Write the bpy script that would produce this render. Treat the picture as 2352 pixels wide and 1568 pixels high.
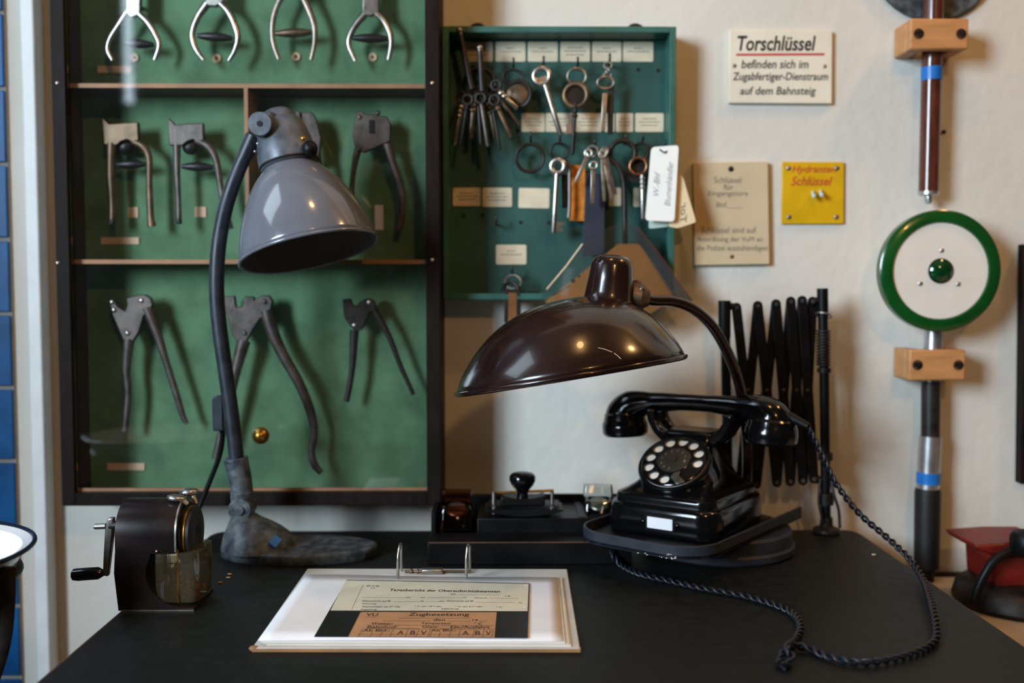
import bpy, math, random
from math import sin, cos, pi, radians, sqrt
from mathutils import Vector, Matrix
random.seed(7)
for o in list(bpy.data.objects): bpy.data.objects.remove(o)
SC = bpy.context.scene
COL = SC.collection
V = Vector

# ---------------------------------------------------------------- camera
F = 2287.0                                   # focal length in px of the 2352 px wide frame (35 mm lens)
CAM = V((0.0, -1.415, 1.088))
cd = bpy.data.cameras.new('camera'); cam = bpy.data.objects.new('camera', cd); COL.objects.link(cam)
cd.sensor_width = 36.0; cd.lens = 36.0 * F / 2352.0
cam.location = CAM
cam.rotation_euler = (radians(90 - 3.10), 0, radians(-0.551))
cd.clip_start = 0.02
cd.dof.use_dof = True; cd.dof.focus_distance = 1.06; cd.dof.aperture_fstop = 2.8
SC.camera = cam
RC = cam.rotation_euler.to_matrix()

# ---------------------------------------------------------------- world, exposure, lights
w = bpy.data.worlds.new('world'); SC.world = w; w.use_nodes = True
w.node_tree.nodes['Background'].inputs[0].default_value = (0.55, 0.6, 0.7, 1)
w.node_tree.nodes['Background'].inputs[1].default_value = 0.02
SC.view_settings.view_transform = 'Standard'; SC.view_settings.look = 'None'
SC.view_settings.gamma = 1.0; SC.view_settings.exposure = -0.42
SC.view_settings.use_curve_mapping = False
SC.cycles.use_denoising = True
SC.cycles.max_bounces = 8
SC.cycles.sample_clamp_indirect = 6.0

def area(name, loc, direction, sx, sy, power, col, spread=180):
    l = bpy.data.lights.new(name, 'AREA'); l.shape = 'RECTANGLE'; l.size = sx; l.size_y = sy
    l.energy = power; l.color = col; l.spread = radians(spread)
    o = bpy.data.objects.new(name, l); COL.objects.link(o); o.location = loc
    o.rotation_euler = V(direction).to_track_quat('-Z', 'Y').to_euler()
    return o
# daylight through the two casements of the left-hand window and the slim light in the far wall
DAY = (0.70, 0.86, 1.0)
for nm, y in (('daylight_left_casement', -2.84), ('daylight_right_casement', -2.24)):
    area(nm, (-2.12, y, 1.85), V((0.02, -0.1, 1.15)) - V((-2.12, -2.54, 1.85)), 0.50, 1.15, 20, DAY, 80)
area('daylight_slim_light', (-2.10, -4.47, 2.50), (0, 1, 0), 0.045, 0.75, 1.6, DAY)
area('daylight_niche_window', (-1.345, -0.55, 2.33), (1, 0, -0.25), 0.56, 0.90, 12, DAY)
# warm lamps: two ceiling bulbs over the table, plus an unseen fill bulb at the back, raised to warm the shadows
for (x, y, z, e) in ((0.05, -0.80, 2.62, 17), (1.25, -0.48, 2.5, 32), (0.7, -3.0, 2.6, 62)):
    l = bpy.data.lights.new('ceiling_bulb', 'POINT'); l.energy = e; l.color = (1.0, 0.54, 0.20); l.shadow_soft_size = 0.075
    o = bpy.data.objects.new('ceiling_bulb', l); COL.objects.link(o); o.location = (x, y, z)

# ---------------------------------------------------------------- geometry helpers
def ray(px, py): return RC @ V(((px - 1176) / F, (784 - py) / F, -1.0))
def W(px, py, Y):                            # point at wall distance Y seen at (px, py)
    d = ray(px, py); return CAM + d * ((Y - CAM.y) / d.y)
def T(px, py, z=0.75):                       # point at height z seen at (px, py)
    d = ray(px, py); return CAM + d * ((z - CAM.z) / d.z)
def fr(px, py):                              # sight line and its right / up vectors
    d = ray(px, py).normalized(); r = d.cross(V((0, 0, 1))).normalized(); return d, r, r.cross(d)
def mpx(Y): return (Y - CAM.y) / F           # metres per pixel at wall distance Y
def mat_z(axis, loc, xhint=None):            # matrix whose z axis is `axis`
    z = V(axis).normalized(); h = V(xhint) if xhint is not None else (V((1, 0, 0)) if abs(z.x) < 0.9 else V((0, 1, 0)))
    y = z.cross(h).normalized(); x = y.cross(z)
    m = Matrix((x, y, z)).transposed().to_4x4(); m.translation = V(loc); return m
def smooth(pts, n=8):
    P = [V(p) for p in pts]; out = []
    for i in range(len(P) - 1):
        a = P[i - 1] if i else P[i] * 2 - P[i + 1]
        b, c = P[i], P[i + 1]
        d = P[i + 2] if i + 2 < len(P) else P[i + 1] * 2 - P[i]
        for k in range(n):
            t = k / n
            out.append(0.5 * ((2 * b) + (c - a) * t + (2 * a - 5 * b + 4 * c - d) * t * t + (3 * b - a - 3 * c + d) * t ** 3))
    out.append(P[-1]); return out
def lerp_list(r, m):
    if not isinstance(r, (list, tuple)): return [r] * m
    out = []
    for i in range(m):
        t = i / (m - 1) * (len(r) - 1); k = min(int(t), len(r) - 2); out.append(r[k] + (r[k + 1] - r[k]) * (t - k))
    return out
def rrect(hx, hy, r, n=5, cx=0, cy=0):
    out = []
    for (sx, sy, a0) in ((1, 1, 0), (-1, 1, 90), (-1, -1, 180), (1, -1, 270)):
        for k in range(n + 1):
            a = radians(a0 + 90 * k / n); out.append((cx + sx * (hx - r) + r * cos(a), cy + sy * (hy - r) + r * sin(a)))
    return out

class MB:
    def __init__(s): s.v = []; s.f = []
    def add(s, vs, fs):
        o = len(s.v); s.v += [V(v) for v in vs]; s.f += [tuple(i + o for i in f) for f in fs]; return s
    def box(s, c, d, R=None):
        c = V(c); hx, hy, hz = d[0] / 2, d[1] / 2, d[2] / 2
        vs = [V((x, y, z)) for x in (-hx, hx) for y in (-hy, hy) for z in (-hz, hz)]
        vs = [c + (R @ v if R else v) for v in vs]
        return s.add(vs, [(0, 1, 3, 2), (4, 6, 7, 5), (0, 4, 5, 1), (2, 3, 7, 6), (0, 2, 6, 4), (1, 5, 7, 3)])
    def box2(s, a, b):
        a, b = V(a), V(b); return s.box((a + b) / 2, [abs(b[i] - a[i]) for i in range(3)])
    def loft(s, rings, cap0=True, cap1=True, closed=True):
        n = len(rings[0]); vs = [V(p) for r in rings for p in r]; fs = []
        for i in range(len(rings) - 1):
            for k in range(n if closed else n - 1):
                a = i * n + k; b = i * n + (k + 1) % n; fs.append((a, b, b + n, a + n))
        if cap0: fs.append(tuple(reversed(range(n))))
        if cap1: fs.append(tuple(range((len(rings) - 1) * n, len(rings) * n)))
        return s.add(vs, fs)
    def tube(s, pts, r, n=10, closed=False, flat=1.0, up=None):
        P = [V(p) for p in pts]; R = lerp_list(r, len(P)); rings = []; prev = None
        for i, p in enumerate(P):
            if closed: t = P[(i + 1) % len(P)] - P[i - 1]
            else: t = P[min(i + 1, len(P) - 1)] - P[max(i - 1, 0)]
            t.normalize()
            if prev is None:
                h = V(up) if up is not None else (V((0, 0, 1)) if abs(t.z) < 0.9 else V((0, 1, 0)))
                nrm = (h - t * h.dot(t)).normalized()
            else: nrm = (prev - t * prev.dot(t)).normalized()
            prev = nrm; bi = t.cross(nrm)
            rings.append([p + (nrm * cos(a) * flat + bi * sin(a)) * R[i] for a in [2 * pi * k / n for k in range(n)]])
        if closed: rings.append(rings[0]); return s.loft(rings, False, False)
        return s.loft(rings)
    def lathe(s, prof, M, n=32, caps=True):
        rings = [[M @ V((r * cos(a), r * sin(a), z)) for a in [2 * pi * k / n for k in range(n)]] for r, z in prof]
        return s.loft(rings, caps, caps)
    def cyl(s, a, b, r, r2=None, n=20):
        a, b = V(a), V(b); L = (b - a).length
        return s.lathe([(r, 0), (r if r2 is None else r2, L)], mat_z(b - a, a), n)
    def ball(s, c, r, sc=(1, 1, 1), n=16, m=10, R=None):
        rings = []
        for i in range(1, m):
            a = pi * i / m; ring = []
            for k in range(n):
                v = V((r * sin(a) * cos(2 * pi * k / n) * sc[0], r * sin(a) * sin(2 * pi * k / n) * sc[1], -r * cos(a) * sc[2]))
                ring.append(V(c) + (R @ v if R else v))
            rings.append(ring)
        return s.loft(rings)
    def torus(s, c, R, r, axis=(0, 1, 0), n=28, m=10, sq=1.0, up=(0, 0, 1)):
        M = mat_z(axis, c, up)
        return s.tube([M @ V((R * cos(2 * pi * k / n), R * sq * sin(2 * pi * k / n), 0)) for k in range(n)], r, m, closed=True)
    def prism(s, pts, ext):                  # planar polygon extruded by the vector ext
        P = [V(p) for p in pts]; e = V(ext); n = len(P)
        return s.add(P + [p + e for p in P], [tuple(range(n)), tuple(reversed(range(n, 2 * n)))] + [(i, i + n, (i + 1) % n + n, (i + 1) % n) for i in range(n)])
    def disc(s, c, r, axis, th, n=24): return s.cyl(V(c), V(c) + V(axis).normalized() * th, r, None, n)

ROOT = {}
def mesh_from(name, vs, fs, m, sharp=40):
    me = bpy.data.meshes.new(name); me.from_pydata([tuple(v) for v in vs], [], fs); me.validate(); me.update()
    import bmesh
    b = bmesh.new(); b.from_mesh(me); bmesh.ops.recalc_face_normals(b, faces=b.faces); b.to_mesh(me); b.free()
    me.polygons.foreach_set('use_smooth', [True] * len(me.polygons)); me.set_sharp_from_angle(angle=radians(sharp))
    me.materials.append(m); return me
def tag(o, label, cat, group=None, kind=None):
    if label: o['label'] = label
    if cat: o['category'] = cat
    if group: o['group'] = group
    if kind: o['kind'] = kind
    return o
def thing(name, label, cat, loc=(0, 0, 0), group=None):
    o = bpy.data.objects.new(name, None); COL.objects.link(o); o.location = loc; o.empty_display_size = 0.02
    ROOT[o.name] = V(loc); return tag(o, label, cat, group)
def part(name, mb, m, parent, bevel=0, label=None, sharp=40, seg=2, sub=0, kind=None):
    off = ROOT[parent.name]
    o = bpy.data.objects.new(name, mesh_from(name, [v - off for v in mb.v], mb.f, m, sharp)); COL.objects.link(o)
    o.parent = parent; ROOT[o.name] = off
    finish(o, bevel, seg, sub)
    if label: o['label'] = label
    if kind: o['kind'] = kind
    return o
def finish(o, bevel, seg=2, sub=0):
    if bevel:
        b = o.modifiers.new('bevel', 'BEVEL'); b.width = bevel; b.segments = seg; b.limit_method = 'ANGLE'; b.angle_limit = radians(35)
        b.harden_normals = False
    if sub:
        q = o.modifiers.new('subdivision', 'SUBSURF'); q.levels = sub; q.render_levels = sub
def solo(name, mb, m, label=None, cat=None, group=None, kind=None, bevel=0, sharp=40, seg=2, sub=0):
    xs = [v.x for v in mb.v]; ys = [v.y for v in mb.v]; zs = [v.z for v in mb.v]
    c = V(((min(xs) + max(xs)) / 2, (min(ys) + max(ys)) / 2, min(zs)))
    o = bpy.data.objects.new(name, mesh_from(name, [v - c for v in mb.v], mb.f, m, sharp)); COL.objects.link(o); o.location = c
    ROOT[o.name] = c; finish(o, bevel, seg, sub)
    return tag(o, label, cat, group, kind)

def text_vf(s, shear=0.0, bold=0.0, spacing=1.0):
    c = bpy.data.curves.new('lettering', 'FONT'); c.body = s; c.size = 1.0; c.shear = shear; c.offset = bold; c.space_character = spacing
    c.resolution_u = 3
    o = bpy.data.objects.new('lettering', c); COL.objects.link(o)
    dg = bpy.context.evaluated_depsgraph_get(); me = bpy.data.meshes.new_from_object(o.evaluated_get(dg))
    vs = [v.co.copy() for v in me.vertices]; fs = [tuple(p.vertices) for p in me.polygons]
    bpy.data.objects.remove(o); bpy.data.curves.remove(c); bpy.data.meshes.remove(me); return vs, fs
def text_uv(mb, s, x0, y0, x1, y1, fn, **kw):
    """stretch the text into the rectangle x0..x1 / y0 (bottom)..y1 (top) of fn(x, y) -> point"""
    vs, fs = text_vf(s, **kw)
    if not vs: return mb
    ax, bx = min(v.x for v in vs), max(v.x for v in vs); ay, by = min(v.y for v in vs), max(v.y for v in vs)
    return mb.add([fn(x0 + (v.x - ax) / (bx - ax) * (x1 - x0), y0 + (v.y - ay) / (by - ay) * (y1 - y0)) for v in vs], fs)

# ---------------------------------------------------------------- materials
def lin(c):
    c = [x / 255.0 for x in c]; return tuple(x / 12.92 if x <= 0.04045 else ((x + 0.055) / 1.055) ** 2.4 for x in c)
def MAT(name, rgb, rough=0.5, metal=0.0, var=0.12, vscale=25, rvar=0.1, bump=0.0, bscale=300, rgb2=None, ramp=(0.35, 0.65), coat=0.0, spec=0.5, detail=5, stretch=None, trans=0.0, ior=1.45, sheen=0):
    m = bpy.data.materials.new(name); m.use_nodes = True; nt = m.node_tree; N = nt.nodes; L = nt.links; b = N['Principled BSDF']
    c = lin(rgb); tc = N.new('ShaderNodeTexCoord'); src = tc.outputs['Object']
    if stretch:
        mp = N.new('ShaderNodeMapping'); mp.inputs['Scale'].default_value = stretch; L.new(src, mp.inputs['Vector']); src = mp.outputs[0]
    nz = N.new('ShaderNodeTexNoise'); nz.inputs['Scale'].default_value = vscale; nz.inputs['Detail'].default_value = detail; L.new(src, nz.inputs['Vector'])
    cr = N.new('ShaderNodeValToRGB'); L.new(nz.outputs['Fac'], cr.inputs[0])
    a2 = lin(rgb2) if rgb2 else tuple(min(1, x * (1 + var)) for x in c); a1 = c if rgb2 else tuple(x * (1 - var) for x in c)
    cr.color_ramp.elements[0].position = ramp[0]; cr.color_ramp.elements[1].position = ramp[1]
    cr.color_ramp.elements[0].color = (*a1, 1); cr.color_ramp.elements[1].color = (*a2, 1)
    L.new(cr.outputs[0], b.inputs['Base Color'])
    mr = N.new('ShaderNodeMapRange'); mr.inputs['To Min'].default_value = max(0.02, rough - rvar); mr.inputs['To Max'].default_value = min(1, rough + rvar)
    L.new(nz.outputs['Fac'], mr.inputs['Value']); L.new(mr.outputs[0], b.inputs['Roughness'])
    b.inputs['Metallic'].default_value = metal; b.inputs['Coat Weight'].default_value = coat; b.inputs['Specular IOR Level'].default_value = spec
    b.inputs['Transmission Weight'].default_value = trans; b.inputs['IOR'].default_value = ior
    if bump:
        n2 = N.new('ShaderNodeTexNoise'); n2.inputs['Scale'].default_value = bscale; n2.inputs['Detail'].default_value = 4; L.new(src, n2.inputs['Vector'])
        bp = N.new('ShaderNodeBump'); bp.inputs['Strength'].default_value = bump; bp.inputs['Distance'].default_value = 0.002
        L.new(n2.outputs['Fac'], bp.inputs['Height']); L.new(bp.outputs[0], b.inputs['Normal'])
    return m
def GLASS(name, tint=(1, 1, 1), fac=0.0, rough=0.02, ior=1.5, haze=None, hazef=0.0):
    m = bpy.data.materials.new(name); m.use_nodes = True; nt = m.node_tree; N = nt.nodes; L = nt.links
    for n in list(N):
        if n.type != 'OUTPUT_MATERIAL': N.remove(n)
    out = N['Material Output']; tr = N.new('ShaderNodeBsdfTransparent'); tr.inputs[0].default_value = (*tint, 1)
    gl = N.new('ShaderNodeBsdfGlossy'); gl.inputs['Roughness'].default_value = rough
    fz = N.new('ShaderNodeFresnel'); fz.inputs['IOR'].default_value = ior
    ad = N.new('ShaderNodeMath'); ad.operation = 'ADD'; ad.use_clamp = True; ad.inputs[1].default_value = fac; L.new(fz.outputs[0], ad.inputs[0])
    mx = N.new('ShaderNodeMixShader'); L.new(ad.outputs[0], mx.inputs[0]); L.new(tr.outputs[0], mx.inputs[1]); L.new(gl.outputs[0], mx.inputs[2])
    last = mx
    if haze:
        tc = N.new('ShaderNodeTexCoord'); nz = N.new('ShaderNodeTexNoise'); nz.inputs['Scale'].default_value = 14; L.new(tc.outputs['Object'], nz.inputs['Vector'])
        ml = N.new('ShaderNodeMath'); ml.operation = 'MULTIPLY'; ml.inputs[1].default_value = hazef * 2; L.new(nz.outputs['Fac'], ml.inputs[0])
        df = N.new('ShaderNodeBsdfDiffuse'); df.inputs[0].default_value = (*lin(haze), 1)
        m2 = N.new('ShaderNodeMixShader'); L.new(ml.outputs[0], m2.inputs[0]); L.new(mx.outputs[0], m2.inputs[1]); L.new(df.outputs[0], m2.inputs[2]); last = m2
    L.new(last.outputs[0], out.inputs['Surface']); return m

m_plaster = MAT('plaster', (214, 210, 200), 0.9, var=0.06, vscale=3, bump=0.55, bscale=55, detail=8)
m_plain = MAT('painted_wall', (74, 72, 66), 0.9, var=0.05, vscale=2)
m_floor = MAT('floor_boards', (52, 40, 30), 0.6, var=0.25, vscale=6, stretch=(8, 1, 1))
m_ceil = MAT('ceiling_paint', (120, 116, 108), 0.9)
m_trim = MAT('trim_paint', (234, 238, 238), 0.45, var=0.05)
m_tile = MAT('blue_glazed_tile', (16, 86, 146), 0.42, var=0.35, vscale=12, rvar=0.08, spec=0.3)
m_grout = MAT('grout', (150, 146, 138), 0.9)
m_linol = MAT('green_black_linoleum', (13, 16, 14), 0.52, var=0.22, vscale=60, rvar=0.12, spec=0.35, bump=0.06, bscale=700)
m_edge = MAT('brown_edge_wood', (84, 58, 42), 0.6, var=0.3)
m_darkwood = MAT('dark_table_wood', (44, 32, 25), 0.55, var=0.3, stretch=(1, 1, 8))
m_frame = MAT('cabinet_dark_wood', (26, 18, 15), 0.55, var=0.3, vscale=20, stretch=(4, 4, 1), spec=0.12)
m_inner = MAT('cabinet_inner_wood', (64, 40, 28), 0.6, var=0.25, vscale=20)
m_shelf = MAT('shelf_edge_wood', (176, 128, 92), 0.55, var=0.15)
m_felt = MAT('green_felt', (98, 134, 102), 0.95, var=0.22, vscale=22, bump=0.3, bscale=500, detail=8, spec=0.1)
m_glass = GLASS('cabinet_glass', ior=1.45, rough=0.03, haze=(190, 205, 205), hazef=0.003)
m_steel = MAT('worn_steel', (150, 140, 128), 0.38, 0.85, var=0.3, vscale=60)
m_nickel = MAT('nickel_steel', (178, 174, 166), 0.3, 0.95, var=0.15, vscale=60)
m_iron = MAT('grey_iron', (94, 86, 82), 0.45, 0.8, var=0.3, vscale=50, bump=0.1)
m_dkiron = MAT('dark_iron', (48, 44, 42), 0.45, 0.6, var=0.3, vscale=60)
m_bronze = MAT('brown_steel', (104, 86, 68), 0.42, 0.75, var=0.3, vscale=60)
m_brass = MAT('brass', (190, 140, 66), 0.32, 0.95, var=0.2, vscale=80)
m_spring = MAT('dark_spring', (52, 50, 52), 0.4, 0.6, var=0.3)
m_tagpink = MAT('number_tag_card', (224, 194, 164), 0.8)
m_paper = MAT('label_paper', (214, 200, 172), 0.85, var=0.08, vscale=40)
m_white = MAT('white_paper', (232, 232, 234), 0.6, var=0.03)
m_keyboard = MAT('key_board_green', (35, 78, 71), 0.55, var=0.18, vscale=14, bump=0.08)
m_keyrim = MAT('key_rim_green', (46, 96, 86), 0.45, var=0.2, vscale=18)
m_ink = MAT('black_ink', (22, 20, 20), 0.8)
m_fade = MAT('faded_ink', (112, 104, 92), 0.9)
m_red = MAT('red_paint', (190, 52, 38), 0.6)
m_cream = MAT('cream_board', (226, 218, 198), 0.6, var=0.05, vscale=18)
m_beige = MAT('aged_board', (202, 182, 148), 0.75, var=0.08, vscale=14)
m_yellow = MAT('yellow_enamel', (212, 166, 16), 0.4, var=0.08)
m_tagwhite = MAT('white_plastic', (248, 248, 242), 0.35, var=0.02)
m_tagcream = MAT('cream_plastic', (236, 214, 172), 0.45, var=0.05)
m_tagmint = MAT('pale_mint_plastic', (196, 214, 202), 0.45)
m_orange = MAT('orange_leather', (196, 116, 30), 0.6, var=0.3, vscale=90)
m_strap = MAT('blue_black_leather', (38, 42, 58), 0.6, var=0.2)
m_black = MAT('black_bakelite', (10, 10, 12), 0.13, var=0.2, rvar=0.05, spec=0.6)
m_blackmat = MAT('black_satin_paint', (13, 13, 14), 0.42, var=0.3, vscale=30, spec=0.22)
m_trayp = MAT('grey_black_paint', (42, 46, 54), 0.5, var=0.2, vscale=60, spec=0.3)
m_browns = MAT('brown_lacquer', (33, 18, 15), 0.2, var=0.3, vscale=18, rvar=0.08, coat=0.3)
m_grey = MAT('grey_enamel', (102, 104, 112), 0.16, var=0.08, vscale=20, rvar=0.04, coat=0.5)
m_greymet = MAT('grey_hammer_paint', (84, 90, 98), 0.42, 0.2, var=0.3, vscale=50, bump=0.08)
m_lining = MAT('unlit_lamp_lining', (92, 86, 84), 0.6, var=0.1)  # the pale lining's unlit darkness is put into its colour
m_arm = MAT('black_blue_arm', (36, 41, 50), 0.42, 0.15, var=0.25, vscale=60)
m_cast = MAT('worn_grey_casting', (52, 60, 68), 0.5, 0.25, var=0.3, vscale=70, bump=0.5, bscale=120, rgb2=(106, 113, 117), ramp=(0.40, 0.76), detail=9)
m_bluetape = MAT('blue_tape', (24, 110, 190), 0.35, var=0.15)
m_beech = MAT('beech_wood', (190, 134, 84), 0.5, var=0.12, vscale=18, stretch=(1, 6, 6))
m_staff = MAT('brown_varnished_wood', (84, 42, 30), 0.22, var=0.25, vscale=30, stretch=(6, 6, 1), coat=0.4)
m_alu = MAT('aluminium', (196, 196, 198), 0.32, 0.9, var=0.1)
m_greenring = MAT('green_gloss', (14, 72, 26), 0.22, var=0.15, coat=0.4)
m_discwhite = MAT('white_disc_paint', (228, 220, 208), 0.45, var=0.03)
m_lens = MAT('green_lens', (6, 60, 28), 0.06, var=0.4, vscale=90, coat=1.0)
m_grip = MAT('black_grip', (20, 20, 22), 0.55)
m_copper = MAT('copper', (132, 92, 64), 0.3, 0.9)
m_board = MAT('grey_board', (196, 192, 184), 0.7, var=0.05)
m_card = MAT('brown_board_edge', (150, 112, 74), 0.85, var=0.15)
m_form = MAT('cream_form', (214, 208, 184), 0.5, var=0.06, vscale=30)
m_browncard = MAT('brown_form', (184, 138, 98), 0.5, var=0.08, vscale=40)
m_blackprint = MAT('black_print', (24, 22, 22), 0.4)
m_amber = GLASS('amber_glass', ior=1.5, fac=0.03, tint=(0.62, 0.34, 0.24))
m_clear = GLASS('clear_glass', ior=1.5, fac=0.06, tint=(0.86, 0.9, 0.88))
m_drawer = GLASS('sharpener_drawer_glass', ior=1.5, fac=0.05, tint=(0.82, 0.78, 0.66), haze=(140, 128, 100), hazef=0.12)
m_bag = GLASS('plastic_bag', ior=1.5, fac=0.05, rough=0.12, tint=(0.94, 0.95, 0.95), haze=(190, 190, 186), hazef=0.015)
m_bagzip = GLASS('zip_strip', ior=1.5, fac=0.12, rough=0.15, tint=(0.75, 0.78, 0.8), haze=(120, 130, 135), hazef=0.12)
m_kraft = MAT('kraft_paper', (250, 186, 112), 0.7, var=0.06)
m_sharp = MAT('brown_bakelite', (21, 15, 15), 0.3, var=0.35, vscale=25, rgb2=(42, 26, 22), ramp=(0.45, 0.75))
m_shav = MAT('wood_shavings', (150, 104, 62), 0.8, var=0.4, vscale=200)
m_enamel = MAT('white_enamel', (228, 232, 234), 0.18, var=0.03, coat=0.4)
m_bluerim = MAT('dark_blue_rim', (18, 26, 40), 0.25)
m_redmet = MAT('red_painted_metal', (104, 20, 15), 0.45, var=0.3, vscale=30)
m_cord = MAT('blue_black_cord', (16, 22, 32), 0.4, var=0.3, vscale=200)
m_bench = MAT('pale_bench_top', (176, 160, 140), 0.7, var=0.1)
m_printline = MAT('grey_print', (96, 94, 84), 0.8)

# ================================================================ the room
XL, XR, YF, ZC = -2.2, 2.5, -4.5, 2.95
solo('floor', MB().box2((XL, YF, -0.05), (XR, 0, 0)), m_floor, kind='structure')
solo('ceiling', MB().box2((XL, YF, ZC), (XR, 0, ZC + 0.05)), m_ceil, kind='structure')
solo('wall_back', MB().box2((XL - 0.1, 0, 0), (XR + 0.1, 0.1, ZC)), m_plaster, kind='structure')
solo('wall_right', MB().box2((XR, YF, 0), (XR + 0.1, 0, ZC)), m_plain, kind='structure')
solo('wall_front', MB().box2((XL - 0.1, YF - 0.1, 0), (XR + 0.1, YF, ZC)), m_plain, kind='structure')
wl = MB()
wy0, wy1 = -3.15, -1.92
wl.box2((XL - 0.1, YF, 0), (XL, wy0, ZC)).box2((XL - 0.1, wy1, 0), (XL, -1.05, ZC)).box2((XL - 0.1, wy0, 0), (XL, wy1, 1.22)).box2((XL - 0.1, wy0, 2.48), (XL, wy1, ZC))
solo('wall_left', wl, m_plain, kind='structure')
wf = MB()
for y in (wy0 + 0.02, (wy0 + wy1) / 2, wy1 - 0.02): wf.box2((XL - 0.04, y - 0.03, 1.22), (XL + 0.02, y + 0.03, 2.48))
for z in (1.245, 2.455): wf.box2((XL - 0.04, wy0, z - 0.025), (XL + 0.02, wy1, z + 0.025))
solo('window_1', wf, m_trim, kind='structure')
wn = MB(); XN = -1.35
wn.box2((XN - 0.06, -1.05, 0), (XN, -0.85, ZC)).box2((XN - 0.06, -0.25, 0), (XN, 0, ZC)).box2((XN - 0.06, -0.85, 0), (XN, -0.25, 1.86)).box2((XN - 0.06, -0.85, 2.8), (XN, -0.25, ZC)).box2((XL - 0.1, -1.11, 0), (XN, -1.05, ZC))
solo('wall_niche', wn, m_plain, kind='structure')
wf = MB()
for y in (-0.835, -0.265): wf.box2((XN - 0.05, y - 0.015, 1.86), (XN + 0.012, y + 0.015, 2.8))
for z in (1.875, 2.785): wf.box2((XN - 0.05, -0.85, z - 0.015), (XN + 0.012, -0.25, z + 0.015))
solo('window_2', wf, m_trim, kind='structure')

# blue tile field left of the trim board
gx = W(14, 100, 0).x
tl = MB(); z0 = W(20, 205, 0).z; th = (W(20, 205, 0).z - W(20, 378, 0).z)
solo('wall_tile_grout', MB().box2((gx - 0.62, -0.004, 0.0), (gx, 0.0, ZC - 0.02)), m_grout, kind='structure')
k = int(z0 / th); zb = z0 - k * th
for i in range(-1, 28):
    a = zb + i * th + 0.0028; b = a + th - 0.0056
    a = max(a, 0.002); b = min(b, ZC - 0.03)
    if b - a < 0.01: continue
    for j in range(5):
        tl.box2((gx - 0.0012 - (j + 1) * 0.122 + 0.003, -0.008, a), (gx - 0.0012 - j * 0.122, -0.0035, b))
solo('wall_tiles', tl, m_tile, kind='structure', bevel=0.0012)
ta, tb = W(47, 120, -0.028).x, W(80, 120, -0.028).x
solo('trim_1', MB().box2((ta, -0.028, 0), (tb, 0, ZC)), m_trim, kind='structure', bevel=0.003)

# ================================================================ writing table
bl, br_ = T(497, 1218), T(1963, 1217)
YB = (bl.y + br_.y) / 2; XTL, XTR = bl.x, br_.x
top = rrect((XTR - XTL) / 2, 0.40, 0.022, 5, (XTL + XTR) / 2, YB - 0.40)
tab = thing('writing_table', 'dark writing table with green-black linoleum top and thin brown wooden edge', 'table', ((XTL + XTR) / 2, YB - 0.4, 0))
part('tabletop', MB().prism([(x, y, 0.724) for x, y in top], (0, 0, 0.026)), m_linol, tab, bevel=0.0012)
rim = rrect((XTR - XTL) / 2 + 0.0018, 0.4018, 0.0238, 5, (XTL + XTR) / 2, YB - 0.40)
part('edge_strip', MB().prism([(x, y, 0.722) for x, y in rim], (0, 0, 0.0268)), m_edge, tab, label='thin brown wooden edging')
part('apron', MB().box2((XTL + 0.05, YB - 0.75, 0.62), (XTR - 0.05, YB - 0.05, 0.722)), m_darkwood, tab, bevel=0.003)
for sx in (XTL + 0.05, XTR - 0.05):
    for sy in (YB - 0.05, YB - 0.75):
        part('leg', MB().lathe([(0.022, 0), (0.03, 0.62), (0.03, 0.7)], Matrix.Translation((sx, sy, 0)), 12), m_darkwood, tab)

# low side bench right of the table
bz = 1.088 - (1333 - 660) * 1.413 / F
bx0 = XTR + 0.012
bench = thing('side_bench', 'pale low bench top along the wall, right of the dark table', 'bench', (bx0 + 0.5, -0.3, 0))
part('bench_top', MB().box2((bx0, -0.62, bz - 0.03), (bx0 + 1.0, -0.004, bz)), m_bench, bench, bevel=0.002)
part('back_gap_shadow', MB().box2((bx0, -0.008, bz), (bx0 + 1.0, -0.002, bz + 0.006)), m_dkiron, bench)  # dark strip in place of the shadowed gap along the wall
for sx in (bx0 + 0.05, bx0 + 0.95):
    for sy in (-0.06, -0.56): part('leg', MB().box2((sx - 0.02, sy - 0.02, 0), (sx + 0.02, sy + 0.02, bz - 0.03)), m_bench, bench)

# ================================================================ display cabinet with ticket punches
YC = -0.105                                  # front of the frame
cx0, cx1 = W(128, 560, YC).x, W(1010, 560, YC).x
cz0, cz1 = W(560, 1161, YC).z, 2.0
cab = thing('display_cabinet', 'tall dark wooden wall display case with green felt back and glass front holding ticket pliers', 'cabinet', ((cx0 + cx1) / 2, 0, cz0))
fl = W(176, 560, YC).x - cx0 - 0.011; frw = cx1 - W(978, 560, YC).x; fb = W(560, 1131, YC).z - cz0
YI = -0.022
fm = MB()
fm.box2((cx0, YC, cz0), (cx0 + 0.0172, -0.0905, cz1)).box2((cx0, -0.0905, cz0), (cx0 + 0.003, -0.002, cz1)).box2((cx1 - frw, YC, cz0), (cx1, -0.002, cz1)).box2((cx0 + 0.0172, YC, cz0), (cx1 - frw, -0.0905, cz0 + fb)).box2((cx0 + 0.003, -0.0905, cz0), (cx1 - frw, -0.002, cz0 + 0.0015)).box2((cx0 + 0.019, YC, cz1 - 0.02), (cx1 - frw, -0.002, cz1))
part('frame', fm, m_frame, cab, bevel=0.0015)
part('felt_back', MB().box2((cx0 + 0.0045, YI, cz0 + 0.002), (cx1 - frw, -0.004, cz1 - 0.02)), m_felt, cab, label='green felt backing')
il = W(151, 560, -0.095).x
part('side_lining', MB().box2((cx0 + 0.003, -0.0903, cz0 + fb), (cx0 + 0.0045, YI, cz1 - 0.02)), m_inner, cab)
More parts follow.
